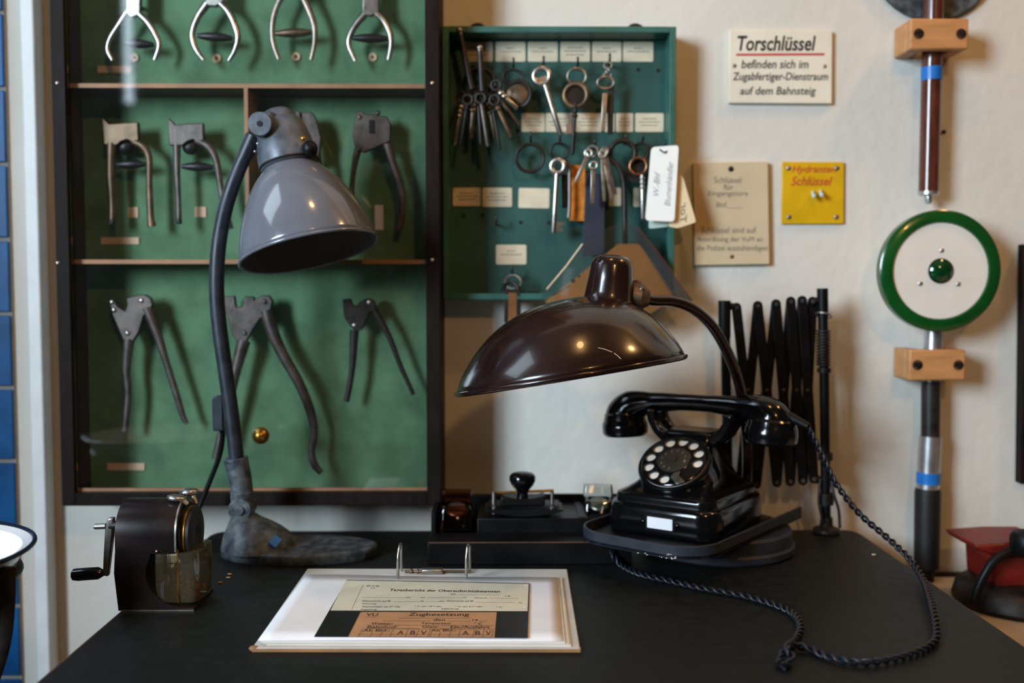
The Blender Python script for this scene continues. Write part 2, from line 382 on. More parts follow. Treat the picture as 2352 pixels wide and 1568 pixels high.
part('bottom_lining', MB().box2((cx0 + 0.0046, -0.0902, cz0 + 0.0016), (cx1 - frw, YI - 0.0002, cz0 + 0.003)), m_inner, cab)
part('glass_bead', MB().box2((cx0 + 0.0174, -0.0945, cz0 + fb + 0.0001), (cx1 - frw, -0.0915, cz0 + fb + 0.0042)), m_shelf, cab, label='thin pale wooden strip below the glass')
YS = -0.088
shz = []
for py in (197, 601):
    z = W(560, py, YS).z; shz.append(z)
    sh_ = part('shelf', MB().box2((cx0 + 0.0046, YS + 0.002, z - 0.0028), (cx1 - frw, YI, z + 0.0028)), m_inner, cab); part('shelf_edge', MB().box2((cx0 + 0.0046, YS, z - 0.0028), (cx1 - frw, YS + 0.0019, z + 0.0028)), m_shelf, sh_, label='pale wooden front edge')  # shelf body coloured dark to stand for its shadowed underside
xd = W(567, 400, YS).x
part('divider', MB().box2((xd - 0.0025, YS, shz[1] + 0.0028), (xd + 0.0025, YI, shz[0] - 0.0028)), m_shelf, cab)
part('glass_pane', MB().box2((cx0 + 0.0174, -0.098, cz0 + fb), (cx1 - frw, -0.095, cz1 - 0.02)), m_glass, cab)
kb = W(599, 1000, -0.105)
kp = MB().ball(kb, 0.0115).cyl(kb, kb + V((0, 0.010, 0)), 0.004)
part('door_knob', kp, m_brass, cab, label='round brass knob on the glass')
for (px, py) in ((131, 191), (132, 604), (993, 191), (993, 597)):
    p = W(px, py, YC); part('screw', MB().ball(p, 0.0025, (1, 0.5, 1), 10, 6), m_nickel, cab)
def strip(px0, py0, px1, py1, m=m_tagpink, name='caption_strip'):
    a, b = W(px0, py0, YI), W(px1, py1, YI); part(name, MB().box2((a.x, YI - 0.002, b.z), (b.x, YI - 0.0002, a.z)), m, cab)
strip(225, 152, 302, 168); strip(233, 545, 320, 561); strip(247, 1063, 333, 1079)
strip(295, 476, 318, 500, name='number_tag'); strip(448, 475, 474, 499, name='number_tag')
for (px, py) in ((310, 133), (499, 135), (681, 131), (857, 132)):
    p = W(px, py, YI); part('number_disc', MB().torus(p + V((0, -0.001, 0)), 0.0042, 0.0022, sq=1.0, n=18, m=6), m_tagpink, cab)
strip(861, 471, 881, 528, m_white, 'hanging_tag')

YP = -0.055
def PW(pts, Y=YP): return [W(x, y, Y) for x, y in pts]
def plate(pts, th=0.007, Y=YP): return MB().prism(PW(pts, Y), (0, th, 0))
def bar(pts, r, Y=YP, n=10, flat=0.7, k=6):
    s = mpx(Y); rr = [x * s for x in r] if isinstance(r, (list, tuple)) else r * s
    return MB().tube(smooth(PW(pts, Y + 0.0035), k), rr, n, flat=flat, up=(0, 1, 0))
def rivets(mb, pts, r=6, Y=YP):
    for (x, y) in pts: mb.ball(W(x, y, Y), r * mpx(Y), (1, 0.5, 1), 12, 8)
    return mb
def pliers(label, mat, head=None, handles=(), springbar=None, ball=None, riv=None, extra=None, hook=None, slot=None, barmat=None, rm=None):
    allp = (head or []) + [p for h in handles for p in h[0]]
    mx = sum(p[0] for p in allp) / len(allp); c = W(mx, max(p[1] for p in allp), YP)
    t = thing('ticket_pliers', label, 'pliers', (c.x, YP, c.z), 'ticket pliers in the display case')
    if head: part('jaw', plate(head, 0.010), mat, t, bevel=0.0012)
    if extra: part('jaw', plate(extra, 0.006, YP - 0.004), mat, t, bevel=0.001)
    for pts, r in handles: part('handle', bar(pts, r), mat, t)
    if springbar:
        a, b = W(*springbar[0], YP + 0.006), W(*springbar[1], YP + 0.006); mid = (a + b) / 2
        part('spring_bar', MB().tube([a, (a + mid) / 2, mid, (b + mid) / 2, b], [0.003, 0.0055, 0.0065, 0.0055, 0.003], 10), barmat or m_spring, t)
    if ball: part('spring_drum', MB().ball(W(*ball, YP + 0.012), 0.011, (1, 0.6, 1)), m_spring, t)
    for p in riv or (): part('rivet', rivets(MB(), [p]), rm or m_nickel, t)
    if slot: part('slot', MB().box(W(*slot, YP - 0.0005), (0.0075, 0.002, 0.018)), m_ink, t, bevel=0.0009)
    # mounting pegs that hold the tool off the felt
    pg = MB()
    q = W(*(head[len(head) // 2] if head else handles[0][0][0]), YP)
    q = W(sum(p[0] for p in head) / len(head), sum(p[1] for p in head) / len(head), YP) if head else q
    pg.cyl(q + V((0, 0.006, 0)), V((q.x, YI - 0.0003, q.z)), 0.003)
    part('mounting_peg', pg, m_spring, t)
    return t
pliers('nickel pliers with oval handles, leftmost of the top shelf behind the glass glare', m_nickel, [(292, -40), (322, -40), (321, 32), (300, 40), (288, 28)],
       [([(292, 28), (272, 58), (252, 90), (247, 115), (258, 138)], [9, 7, 6, 6, 5]), ([(318, 30), (340, 52), (357, 80), (365, 105), (355, 138)], [9, 8, 7, 6, 5])], ((284, 98), (353, 103)))
pliers('nickel pliers with oval handles, second from the left on the top shelf', m_nickel, [(472, -40), (513, -40), (512, 4), (494, 14), (472, 12)],
       [([(476, 8), (455, 38), (442, 72), (444, 98), (454, 120), (468, 138)], [10, 8, 7, 7, 6, 5]), ([(505, 6), (525, 28), (541, 62), (546, 90), (538, 118), (525, 140)], [9, 8, 8, 7, 6, 5])], ((454, 82), (534, 88)))
pliers('nickel pliers with brown spring roller, third from the left on the top shelf', m_steel, [(655, -60), (690, -60), (700, -22), (672, -12), (645, -20)],
       [([(655, -18), (640, 5), (628, 40), (625, 79), (630, 108), (640, 136)], [9, 7, 7, 6, 6, 5]), ([(690, -18), (710, 25), (722, 62), (722, 100), (714, 138)], [9, 8, 7, 6, 5])], ((632, 77), (718, 74)), barmat=m_bronze)
pliers('nickel pliers with square neck, rightmost on the top shelf', m_nickel, [(834, -40), (868, -40), (871, 26), (853, 36), (832, 34)],
       [([(838, 32), (818, 56), (803, 84), (802, 108), (816, 140)], [9, 8, 7, 6, 5]), ([(864, 30), (882, 48), (896, 78), (898, 105), (892, 138)], [9, 8, 7, 6, 5])], ((810, 87), (893, 89)))
pliers('brown steel pliers with flat jaw, leftmost on the middle shelf', m_bronze, [(234, 268), (250, 284), (316, 280), (318, 322), (304, 326), (291, 320), (278, 324), (268, 333), (238, 332)],
       [([(256, 328), (254, 400), (257, 460), (258, 514)], [11, 8, 6, 8]), ([(303, 323), (328, 336), (342, 362), (343, 420), (346, 497), (349, 520)], [8, 9, 8, 7, 8, 10])], ((268, 378), (334, 377)), (288, 337), riv=[(258, 508)], rm=m_spring)
pliers('grey steel pliers with flat jaw, second from left on the middle shelf', m_iron, [(386, 270), (402, 286), (466, 282), (467, 322), (455, 326), (442, 320), (430, 324), (418, 334), (388, 334)],
       [([(406, 330), (407, 400), (410, 460), (411, 514)], [9, 7, 6, 7]), ([(450, 322), (478, 336), (496, 366), (504, 410), (512, 460), (528, 526)], [8, 9, 8, 7, 7, 9])], ((418, 382), (490, 384)), (437, 337), riv=[(411, 509)], rm=m_spring)
pliers('grey iron pliers half hidden behind the grey lamp shade', m_iron, [(690, 257), (716, 257), (727, 274), (737, 318), (733, 352), (724, 372), (706, 372), (694, 318)],
       [([(728, 350), (732, 378), (738, 430), (744, 500)], [9, 8, 8, 8]), ([(704, 350), (694, 400), (690, 450), (692, 510)], [8, 8, 8, 8])], extra=[(663, 259), (688, 255), (696, 312), (690, 316), (672, 290)])
pliers('grey iron punch pliers with slotted plate, right of the grey lamp shade', m_iron, [(818, 257), (834, 255), (836, 261), (889, 267), (897, 285), (896, 324), (836, 350), (816, 344), (809, 308)],
       [([(822, 344), (814, 380), (809, 420), (808, 450), (812, 500)], [9, 7, 6, 7, 7]), ([(889, 330), (903, 378), (919, 425), (924, 470), (922, 500), (916, 528)], [11, 9, 9, 8, 8, 7])], slot=(854, 291), riv=[(868, 259), (826, 269), (824, 342)], rm=m_iron)
pliers('steel sealing pliers with two straight handles, left on the bottom shelf', m_iron, [(251, 692), (262, 689), (269, 703), (288, 715), (292, 700), (290, 684), (303, 681), (318, 677), (332, 676), (345, 684), (350, 700), (342, 714), (330, 724), (318, 762), (305, 784), (284, 784), (274, 760), (258, 722)],
       [([(296, 778), (290, 848), (294, 905), (287, 990)], [13, 9, 8, 7]), ([(337, 706), (360, 764), (382, 832), (405, 905), (420, 955), (430, 973)], [12, 11, 8, 8, 7, 5])], riv=[(325, 690), (293, 765), (257, 694), (262, 712)])
pliers('large iron sealing pliers with long curved handle, behind the grey lamp arm', m_iron, [(512, 680), (538, 679), (541, 704), (558, 706), (560, 680), (582, 681), (584, 690), (600, 678), (618, 678), (626, 692), (620, 716), (596, 732), (578, 760), (566, 784), (545, 786), (532, 766), (526, 736), (514, 710)],
       [([(560, 782), (542, 850), (524, 930), (508, 1000), (496, 1054)], [16, 12, 11, 10, 10]), ([(612, 712), (625, 760), (650, 815), (687, 880), (713, 945), (722, 995), (716, 1035), (722, 1066), (738, 1086)], [16, 15, 13, 12, 11, 9, 8, 9, 7])], riv=[(608, 693), (562, 765)], rm=m_iron)
pliers('small dark sealing pliers with slim handles, right on the bottom shelf', m_dkiron, [(786, 687), (805, 685), (810, 700), (818, 702), (836, 687), (847, 684), (860, 692), (864, 708), (847, 720), (832, 756), (817, 762), (804, 748), (790, 729)],
       [([(814, 758), (809, 848), (796, 922)], [11, 7, 7]), ([(856, 706), (893, 771), (920, 840), (950, 906)], [9, 7, 6, 5])], riv=[(848, 694), (814, 747)])

# ================================================================ key cabinet on the wall
YK = -0.052; YKB = -0.012
kx0, kx1 = W(1017, 370, YK).x, W(1551, 370, YK).x
kz1, kz0 = W(1284, 60, YK).z, W(1284, 688, YK).z
key = thing('key_cabinet', 'shallow dark green key cabinet without door, full of old keys', 'key cabinet', ((kx0 + kx1) / 2, 0, kz0))
part('back_board', MB().box2((kx0 + 0.004, YKB, kz0 + 0.004), (kx1 - 0.004, -0.003, kz1 - 0.004)), m_keyboard, key)
rw = 0.0085
fm = MB().box2((kx0, YK, kz0), (kx0 + rw, -0.002, kz1)).box2((kx1 - rw, YK, kz0), (kx1, -0.002, kz1)).box2((kx0 + rw, YK, kz1 - rw), (kx1 - rw, -0.002, kz1)).box2((kx0 + rw, YK, kz0), (kx1 - rw, -0.002, kz0 + rw))
part('rim_frame', fm, m_keyrim, key, bevel=0.001)
for (px, py) in ((1097, 50), (1459, 50)):
    c = W(px, py, -0.006); c.z = kz1
    lug = [(c.x - 0.013, -0.008, c.z - 0.004)] + [(c.x + 0.013 * cos(a), -0.008, c.z + 0.004 + 0.012 * sin(a)) for a in [pi - pi * k / 10 for k in range(11)]] + [(c.x + 0.013, -0.008, c.z - 0.004)]
    h = part('hanging_lug', MB().prism(lug, (0, 0.006, 0)), m_dkiron, key, bevel=0.0008)
    part('screw', MB().ball((c.x + 0.001, -0.0085, c.z + 0.005), 0.0052, (1, 0.6, 1), 14, 8), m_nickel, h)
def card(px0, py0, px1, py1, lines=2, rot=0):
    a, b = W(px0, py0, YKB), W(px1, py1, YKB); cx, cz = (a.x + b.x) / 2, (a.z + b.z) / 2; hx, hz = abs(b.x - a.x) / 2, abs(b.z - a.z) / 2
    R = Matrix.Rotation(radians(rot), 3, 'Y'); P = lambda x, z, y: V((cx, 0, cz)) + R @ V((x, 0, z)) + V((0, y, 0))
    c = part('label_card', MB().prism([P(x, z, YKB - 0.0009) for x, z in rrect(hx, hz, 0.002, 3)], (0, 0.0008, 0)), m_paper, key)
    if lines:
        mb = MB(); rows = [(0.35, 0.25), (0.0, 0.7), (-0.32, 0.5)][:lines] if lines < 3 else [(0.4, 0.5), (0.05, 0.72), (-0.3, 0.6)]
        for (fz, fx) in rows:
            x = -hx * fx
            while x < hx * fx:
                l = random.uniform(0.002, 0.006); e = min(x + l, hx * fx); zc = hz * fz
                mb.prism([P(x, zc - 0.0006, YKB - 0.0011), P(e, zc - 0.0006, YKB - 0.0011), P(e, zc + 0.0006, YKB - 0.0011), P(x, zc + 0.0006, YKB - 0.0011)], (0, 0.0002, 0)); x = e + 0.0009
        part('print', mb, m_fade, c)
for i, (a, b) in enumerate(((1063, 1132), (1138, 1207), (1212, 1281), (1287, 1355), (1360, 1427), (1431, 1500))): card(a, 96, b, 142, 2 if i % 3 else 3)
for (a, b) in ((1198, 1251), (1253, 1317), (1319, 1384), (1387, 1411), (1415, 1454), (1459, 1524)): card(a, 260, b, 303, 3)
card(1040, 431, 1104, 473, 3); card(1108, 431, 1176, 475, 3); card(1191, 432, 1262, 478, 0, 1); card(1296, 431, 1320, 475, 0); card(1399, 431, 1426, 473, 0); card(1455, 431, 1480, 475, 0); card(1139, 562, 1209, 607, 2)
for (px, py) in ((1065, 495), (1108, 494), (1196, 511), (1261, 511), (1466, 160), (1512, 162), (1190, 300)):
    part('peg_hole', MB().disc(W(px, py, YKB + 0.0004), 0.0028, (0, -1, 0), 0.0008, 12), m_ink, key)
def hook(px, py, Yo=-0.036):
    p = W(px, py, YKB); q = V((p.x, 0, p.z))
    pts = [V((q.x, YKB + 0.001, q.z)), V((q.x, Yo + 0.008, q.z - 0.001)), V((q.x, Yo, q.z)), V((q.x, Yo - 0.003, q.z + 0.006)), V((q.x, Yo - 0.002, q.z + 0.010))]
    part('cup_hook', MB().tube(smooth(pts, 4), 0.0016, 8), m_dkiron, key)
for h in ((1101, 156), (1179, 160), (1247, 156), (1324, 158), (1396, 150), (1218, 326), (1284, 330), (1362, 342), (1432, 330), (1471, 328), (1520, 344), (1140, 515), (1176, 628)): hook(*h)

# keys -----------------------------------------------------------
GK = 'keys hanging in the green cabinet'
def ring_thing(label, px, py, rpx, tpx, mat, Y=-0.036, sq=1.0, tilt=0.0, name='key_ring'):
    c = W(px, py, Y); s = mpx(Y)
    o = solo(name, MB().torus(c, rpx * s, tpx * s, (sin(tilt), cos(tilt), 0.1), 30, 8, sq), mat, label, 'key ring', 'key rings in the green cabinet'); return o
def key_thing(label, a, b, mat, Y=-0.036, shaft=4.5, bow=None, bowr=14, bowt=4, bowmat=None, bit=None, collars=0, flat=False, Yb=None):
    """a = top of the shaft, b = tip, in photo pixels; bow = centre of the loop"""
    Yb = Y if Yb is None else Yb
    A, B = W(*a, Y), W(*b, Yb); s = mpx(Y); d = (B - A).normalized()
    t = thing('key', label, 'key', tuple(B), GK)
    if flat:
        sx = d.cross(V((0, 1, 0))).normalized() * shaft * s
        part('shaft', MB().prism([A - sx, A + sx, B + sx * 0.8 , B - sx * 0.8], (0, 0.0025, 0)), mat, t, bevel=0.0006)
    else:
        part('shaft', MB().tube([A, A.lerp(B, 0.5), A.lerp(B, 0.96), B], [shaft * s, shaft * s, shaft * s, shaft * s * 0.75], 10), mat, t)
    if bow:
        part('bow', MB().torus(W(*bow, Y), bowr * s, bowt * s, (0.15, 1, 0), 26, 10), bowmat or mat, t)
    if collars:
        mb = MB()
        for k in range(collars): mb.ball(A + d * (k * 0.0062 + 0.004), shaft * s * 1.5, (1, 1, 0.8), 12, 8)
        part('collar', mb, mat, t)
    if bit:
        e = V((1 if bit > 0 else -1, 0, 0)); e = (e - d * e.dot(d)).normalized() * abs(bit) * s; q = B - d * 0.016
        pr = MB()
        for (f0, f1, wd) in ((0, 0.38, 1.0), (0.38, 0.55, 0.45), (0.55, 1.0, 0.9)):
            u, v = q + d * 0.013 * f0, q + d * 0.013 * f1
            pr.prism([u + V((0, -0.0012, 0)), u + e * wd + V((0, -0.0012, 0)), v + e * wd + V((0, -0.0012, 0)), v + V((0, -0.0012, 0))], (0, 0.0024, 0))
        part('bit', pr, mat, t)
    return t
# the big bunch at the upper left
ring_thing('large iron ring carrying the fanned bunch of keys at the upper left', 1102, 196, 37, 4.5, m_dkiron, -0.040, 0.95)
for (lab, a, b, m) in (('dark iron rod with beaded tip slanting up over the left rim above the key bunch', (1084, 205), (1055, 70), m_dkiron), ('short dark iron rod standing up from the middle of the key bunch', (1108, 210), (1102, 110), m_dkiron)):
    A, B = W(*a, -0.056), W(*b, -0.056); t = thing('iron_rod', lab, 'rod', tuple(A), 'rods on the key bunch')
    part('rod', MB().tube([A, A.lerp(B, 0.6), B], [0.0048, 0.0042, 0.0035], 10), m, t)
    part('beaded_tip', MB().ball(B, 0.0042).ball(B + (A - B) * 0.06, 0.0036).ball(B + (A - B) * 0.13, 0.0036), m_steel, t)
bunch = [((1057, 236), (1024, 303), m_dkiron, 4, 'outermost left of the big bunch, thin and dark', 0), ((1060, 240), (1042, 333), m_nickel, 6, 'brightest of the big bunch, second from the left', 3), ((1072, 243), (1058, 336), m_dkiron, 4, 'dark, just right of the brightest in the big bunch', 1),
         ((1087, 236), (1081, 318), m_steel, 6, 'thick grey-brown and short, left of the big bunch middle', 2), ((1099, 240), (1105, 333), m_dkiron, 4.5, 'dark and slim, straight down in the big bunch middle', 0), ((1106, 240), (1121, 337), m_iron, 5.5, 'long and grey, just right of the big bunch middle', 0),
         ((1124, 242), (1138, 318), m_bronze, 5, 'brownish with collars, right of the long grey one', 2), ((1133, 258), (1149, 346), m_dkiron, 4, 'dark, reaching lowest on the right of the big bunch', 0), ((1141, 244), (1174, 316), m_bronze, 5, 'brown with one collar, slanting right in the big bunch', 1),
         ((1143, 224), (1192, 288), m_iron, 5, 'grey, slanting strongly right in the big bunch', 0), ((1146, 210), (1188, 250), m_nickel, 6, 'short and bright, uppermost right of the big bunch', 2)]
for i, (a, b, m, sh, lab, co) in enumerate(bunch):
    Y = -0.046 - 0.010 * (i % 3)
    tcen = 1102 + (a[0] - 1102) * 0.8
    key_thing('fan key, ' + lab, a, b, m, Y, sh, bow=(a[0] - (b[0] - a[0]) * 0.16, a[1] - 14), bowr=11, bowt=3.5, bowmat=m_dkiron, collars=co)
# second hook
ring_thing('slim oval ring holding the dark round padlock', 1178, 177, 16, 3, m_dkiron, -0.036, 1.35)
c = W(1186, 217, -0.034); t = thing('round_padlock', 'dark brown round padlock hanging from a slim oval ring beside the key bunch', 'padlock', (c.x, -0.034, c.z - 0.019))
part('case', MB().lathe([(0.012, -0.005), (0.0165, -0.003), (0.0172, 0), (0.0165, 0.003), (0.012, 0.005)], mat_z((-0.2, -1, 0.1), c), 24), m_bronze, t)
part('shackle', MB().torus(c + V((0.003, -0.004, 0)), 0.0175, 0.0028, (0.3, 1, 0.1), 24, 8), m_dkiron, t)
# bright key
t = key_thing('bright steel key with disc bow, long plain shaft slanting right, upper row', (1251, 192), (1288, 311), m_nickel, -0.042, 6.5)
part('bow', MB().torus(W(1244, 175, -0.042), 18 * mpx(-0.042), 6.5 * mpx(-0.042), (0.1, 1, 0), 28, 10).prism([W(x, y, -0.043) for x, y in ((1232, 180), (1257, 172), (1253, 186), (1243, 188))], (0, 0.003, 0)), m_nickel, t)
# round brass-brown key
ring_thing('oval steel ring above the round brown key bow', 1325, 176, 18, 3.2, m_steel, -0.040, 1.15)
t = key_thing('dark key with large round brown bow and bit to the left, upper row middle', (1322, 238), (1314, 356), m_dkiron, -0.044, 5, bow=(1322, 219), bowr=26, bowt=6, bowmat=m_bronze, collars=3)
part('bow_disc', MB().disc(W(1324, 217, -0.042), 0.014, (0, 1, 0), 0.004), m_dkiron, t)
part('bit', MB().box(W(1306, 297, -0.044), (0.010, 0.003, 0.014)), m_steel, t, bevel=0.0008)
# chain and two keys
ring_thing('small oval ring hanging from a short chain at the right of the upper row', 1391, 190, 13, 3, m_steel, -0.042, 1.4)
cmb = MB()
for k in range(3): cmb.torus(W(1396 - k * 0.8, 150 + k * 12, -0.040), 0.0042, 0.0013, (1 if k % 2 else 0.2, 0.2 if k % 2 else 1, 0), 14, 6, 1.3)
solo('chain', cmb, m_steel, 'short steel chain at the top right hook of the upper row', 'chain')
key_thing('flat pale key hanging below the short chain', (1390, 214), (1385, 302), m_nickel, -0.046, 6, flat=True)
key_thing('dark flat key behind the pale flat key below the chain', (1403, 190), (1402, 308), m_dkiron, -0.040, 8, flat=True, collars=0)
# lower row
ring_thing('large empty dark ring in the middle left of the key cabinet', 1217, 363, 31, 4.2, m_dkiron, -0.036)
ring_thing('dark ring above the bright key with round bow, lower row', 1284, 348, 19, 3, m_dkiron, -0.038)
t = key_thing('bright key with round pierced bow and bit at the foot, lower row left', (1279, 398), (1271, 536), m_nickel, -0.044, 6, bow=(1281, 382), bowr=15, bowt=6.5, bit=24)
c = W(1305, 420, -0.036)
o = solo('shackle_bar', MB().tube(smooth(PW([(1296, 372), (1306, 380), (1308, 400), (1308, 468), (1306, 500)], -0.040), 6), 0.0026, 8), m_iron, 'slim grey curved bar beside the bright key, lower row', 'bar')
key_thing('short dark cylinder key behind the bright key, lower row', (1296, 400), (1298, 478), m_dkiron, -0.030, 7)
def tagplate(label, pts, th, mat, Y, name, cat, r=0, parent=None):
    mb = MB().prism(PW(pts, Y), (0, th, 0))
    return solo(name, mb, mat, label, cat, bevel=r, seg=3)
tagplate('orange leather tag with dark stains behind the flat keys', [(1310, 378), (1344, 380), (1345, 508), (1308, 506)], 0.002, m_orange, -0.028, 'leather_tag', 'tag', 0.0004)
tagplate('long blue-black leather strap hanging behind the flat keys', [(1346, 398), (1390, 398), (1388, 586), (1338, 588)], 0.003, m_strap, -0.033, 'leather_strap', 'strap', 0.0006)
ring_thing('small ring from which the flat keys and blue-black strap hang', 1360, 348, 12, 3, m_steel, -0.042, 1.2, 0.6)
for (a, b, m, sh, lab) in (((1350, 358), (1322, 420), m_nickel, 5, 'short bright one pointing down left'), ((1363, 386), (1361, 468), m_nickel, 5.5, 'brightest, hanging straight down over the strap'), ((1384, 360), (1388, 462), m_steel, 4.5, 'in the middle, browned'),
                            ((1388, 356), (1405, 458), m_steel, 4.5, 'second from the right'), ((1391, 352), (1414, 446), m_iron, 4.5, 'outermost right')):
    key_thing('flat key over the blue-black strap, ' + lab, a, b, m, -0.052, sh, flat=True, bow=(a[0] - (b[0] - a[0]) * 0.05, a[1] - 6), bowr=8, bowt=3)
# tear-drop loop rod
s = mpx(-0.045)
pts = [W(1430 + 29 * sin(radians(a)), 352 - 29 * cos(radians(a)), -0.045) for a in range(150, -151, -15)]
pts = [W(1422, 388, -0.045)] * 0 + pts[:] + PW([(1424, 390), (1431, 410), (1434, 440), (1435, 520), (1438, 600)], -0.045)
solo('looped_hook', MB().tube(smooth(pts, 3), 0.0036, 10), m_dkiron, 'long dark iron hook with a loop at the top, behind the brown lamp', 'hook')
ring_thing('dark ring holding the key with copper bow beside the white tag', 1472, 348, 19, 3.5, m_dkiron, -0.040, 1.0, 0.5)
t = key_thing('key with copper bow and beaded bright shaft left of the white tag', (1475, 402), (1476, 504), m_nickel, -0.048, 5, bow=(1466, 382), bowr=19, bowt=4, bowmat=m_copper, collars=3)
part('bow_plate', MB().disc(W(1462, 392, -0.040), 0.016, (0, 1, 0), 0.004), m_dkiron, t)
# tags at the right
def rounded(pts, rpx):
    out = []; n = len(pts)
    for i in range(n):
        p, a, b = V((*pts[i], 0)), V((*pts[i - 1], 0)), V((*pts[(i + 1) % n], 0)); ua = (a - p).normalized() * rpx; ub = (b - p).normalized() * rpx
        for k in range(5):
            u = k / 4; q = (p + ua) * (1 - u) ** 2 + p * 2 * u * (1 - u) + (p + ub) * u ** 2; out.append((q.x, q.y))
    return out
m_tagink = MAT('pale_pen_ink', (150, 150, 150), 0.7)
wt = thing('key_tag', 'large white plastic key tag with two lines of upright handwriting', 'tag', tuple(W(1515, 508, -0.060)), 'tags hanging at the right of the key cabinet')
part('plate', MB().prism(PW(rounded([(1496, 338), (1559, 333), (1549, 509), (1482, 506)], 9), -0.062), (0, 0.002, 0)), m_tagwhite, wt)
def tagfn(u, v):                             # u runs up the tag, v from left to right
    x = 1482 + v * 67 + u * 12 ; y = 507 - u * 171 ; return W(x, y, -0.0623)
part('lettering', text_uv(MB(), 'W.-Bhf', 0.34, 0.40, 0.66, 0.20, lambda u, v: tagfn(u, v), shear=0.3), m_tagink, wt)
part('lettering', text_uv(MB(), 'Blumenh\u00e4ndler', 0.20, 0.82, 0.80, 0.62, lambda u, v: tagfn(u, v), shear=0.3), m_tagink, wt)
part('wire_loop', MB().tube(smooth([W(1520, 345, -0.040), W(1512, 340, -0.058), W(1526, 350, -0.064), W(1536, 341, -0.055), W(1522, 338, -0.04)], 4), 0.0011, 6), m_dkiron, wt)
solo('key_tag', MB().prism(PW(rounded([(1494, 400), (1540, 400), (1537, 520), (1490, 525)], 6), -0.048), (0, 0.002, 0)), m_tagmint, 'pale mint plastic tag just showing below the large white one', 'tag', 'tags hanging at the right of the key cabinet')
ct = thing('key_tag', 'cream wedge-shaped tag sticking out right behind the large white one', 'tag', tuple(W(1570, 523, -0.050)), 'tags hanging at the right of the key cabinet')
part('plate', MB().prism(PW(rounded([(1553, 400), (1568, 404), (1599, 510), (1556, 524), (1535, 520)], 6), -0.053), (0, 0.002, 0)), m_tagcream, ct)
part('lettering', text_uv(MB(), 'Tor', 0, 0, 1, 1, lambda u, v: W(1562 + v * 14 + u * 3, 508 - u * 44 + v * 2, -0.0533), shear=0.3), m_printline, ct)
# lowest key fob
ft = thing('key_fob', 'dark key fob with brown wooden stripe hanging at the foot of the key cabinet', 'key fob', tuple(W(1178, 742, -0.045)))
part('ring', MB().torus(W(1178, 648, -0.040), 0.0095, 0.002, (0.5, 1, 0), 20, 8, 1.3), m_steel, ft)
part('shackle', MB().torus(W(1172, 668, -0.042), 0.012, 0.003, (0.6, 1, 0), 20, 8), m_dkiron, ft)
part('body', MB().prism(PW(rounded([(1158, 664), (1196, 664), (1197, 742), (1158, 742)], 5), -0.052), (0, 0.012, 0)), m_dkiron, ft, bevel=0.001)
part('wood_stripe', MB().prism(PW([(1168, 672), (1186, 672), (1187, 738), (1167, 738)], -0.0528), (0, 0.001, 0)), MAT('brown_key_wood', (124, 78, 40), 0.5, var=0.3), ft)
# zip bag with kraft paper
m_darkred = MAT('dark_red_strip', (120, 36, 34), 0.5)
bag = thing('zip_bag', 'clear plastic zip bag with brown paper inside, hanging askew behind the brown lamp', 'bag', tuple(W(1430, 760, -0.066)))
YBg = -0.066
bagq = [(1442, 508), (1592, 690), (1488, 744), (1300, 742), (1246, 690), (1246, 664), (1338, 562), (1400, 520)]
part('paper', MB().prism(PW([(1420, 560), (1468, 560), (1558, 682), (1484, 726), (1300, 735), (1252, 692)], YBg + 0.0015), (0, 0.0008, 0)), m_kraft, bag)
part('film', MB().prism(PW(bagq, YBg - 0.001), (0, 0.0005, 0)), m_bag, bag)
part('zip_strip', MB().prism(PW([(1440, 512), (1468, 524), (1592, 690), (1556, 694)], YBg - 0.003), (0, 0.0018, 0)), m_bagzip, bag)
part('red_zip_line', MB().tube(PW([(1464, 520), (1530, 604), (1588, 690)], YBg - 0.0035), 0.00045, 6), m_darkred, bag)
part('hanging_string', MB().tube(PW([(1338, 560), (1300, 612), (1256, 664)], YBg - 0.003), 0.0011, 6), m_tagpink, bag)
part('print', MB().tube(PW([(1270, 678), (1310, 655)], YBg + 0.0012), 0.0007, 6).ball(W(1316, 645, YBg + 0.001), 0.003, (1, 0.2, 1), 10, 6).ball(W(1330, 634, YBg + 0.001), 0.002, (1, 0.2, 1), 10, 6), m_printline, bag)

# ================================================================ signs on the wall
def sign(name, label, q, th, mat, bev=0.001):
    pts = PW(q, -th - 0.001); t = thing(name, label, 'sign', tuple(V(((pts[0].x + pts[1].x) / 2, 0, min(p.z for p in pts)))))
    part('board', MB().prism(pts, (0, th, 0)), mat, t, bevel=bev); return t
def rows(t, lst, Y, mat, **kw):
    for (s, x0, x1, yt, yb) in lst: part('lettering', text_uv(MB(), s, x0, yb, x1, yt, lambda x, y: W(x, y, Y), **kw), mat, t)
def screws(t, pts, Y, r=0.003, m=m_steel):
    for (x, y) in pts: part('screw', MB().ball(W(x, y, Y), r, (1, 0.5, 1), 12, 8), m, t)
s1 = sign('wall_sign', 'cream wall sign with black hand lettering and a red underlined heading', [(1676, 69), (1912, 70), (1911, 238), (1674, 236)], 0.007, m_cream)
Y = -0.0083
rows(s1, [('Torschl\u00fcssel', 1694, 1874, 82, 117)], Y, m_ink, shear=0.2, bold=0.02)
rows(s1, [('befinden sich im', 1703, 1857, 137, 157), ('Zugabfertiger-Dienstraum', 1683, 1902, 166, 190), ('auf dem Bahnsteig', 1700, 1874, 199, 223)], Y, m_ink, shear=0.15, bold=0.012)
part('underline', MB().prism(PW([(1691, 123), (1894, 122), (1894, 127), (1691, 128)], Y), (0, 0.0002, 0)), m_red, s1, label='red line under the heading')
screws(s1, [(1687, 151), (1894, 152)], -0.008)
s2 = sign('wall_sign', 'beige aged notice board with faded typed lines left of the yellow plate', [(1592, 373), (1764, 371), (1768, 607), (1596, 609)], 0.009, m_beige)
Y = -0.0103
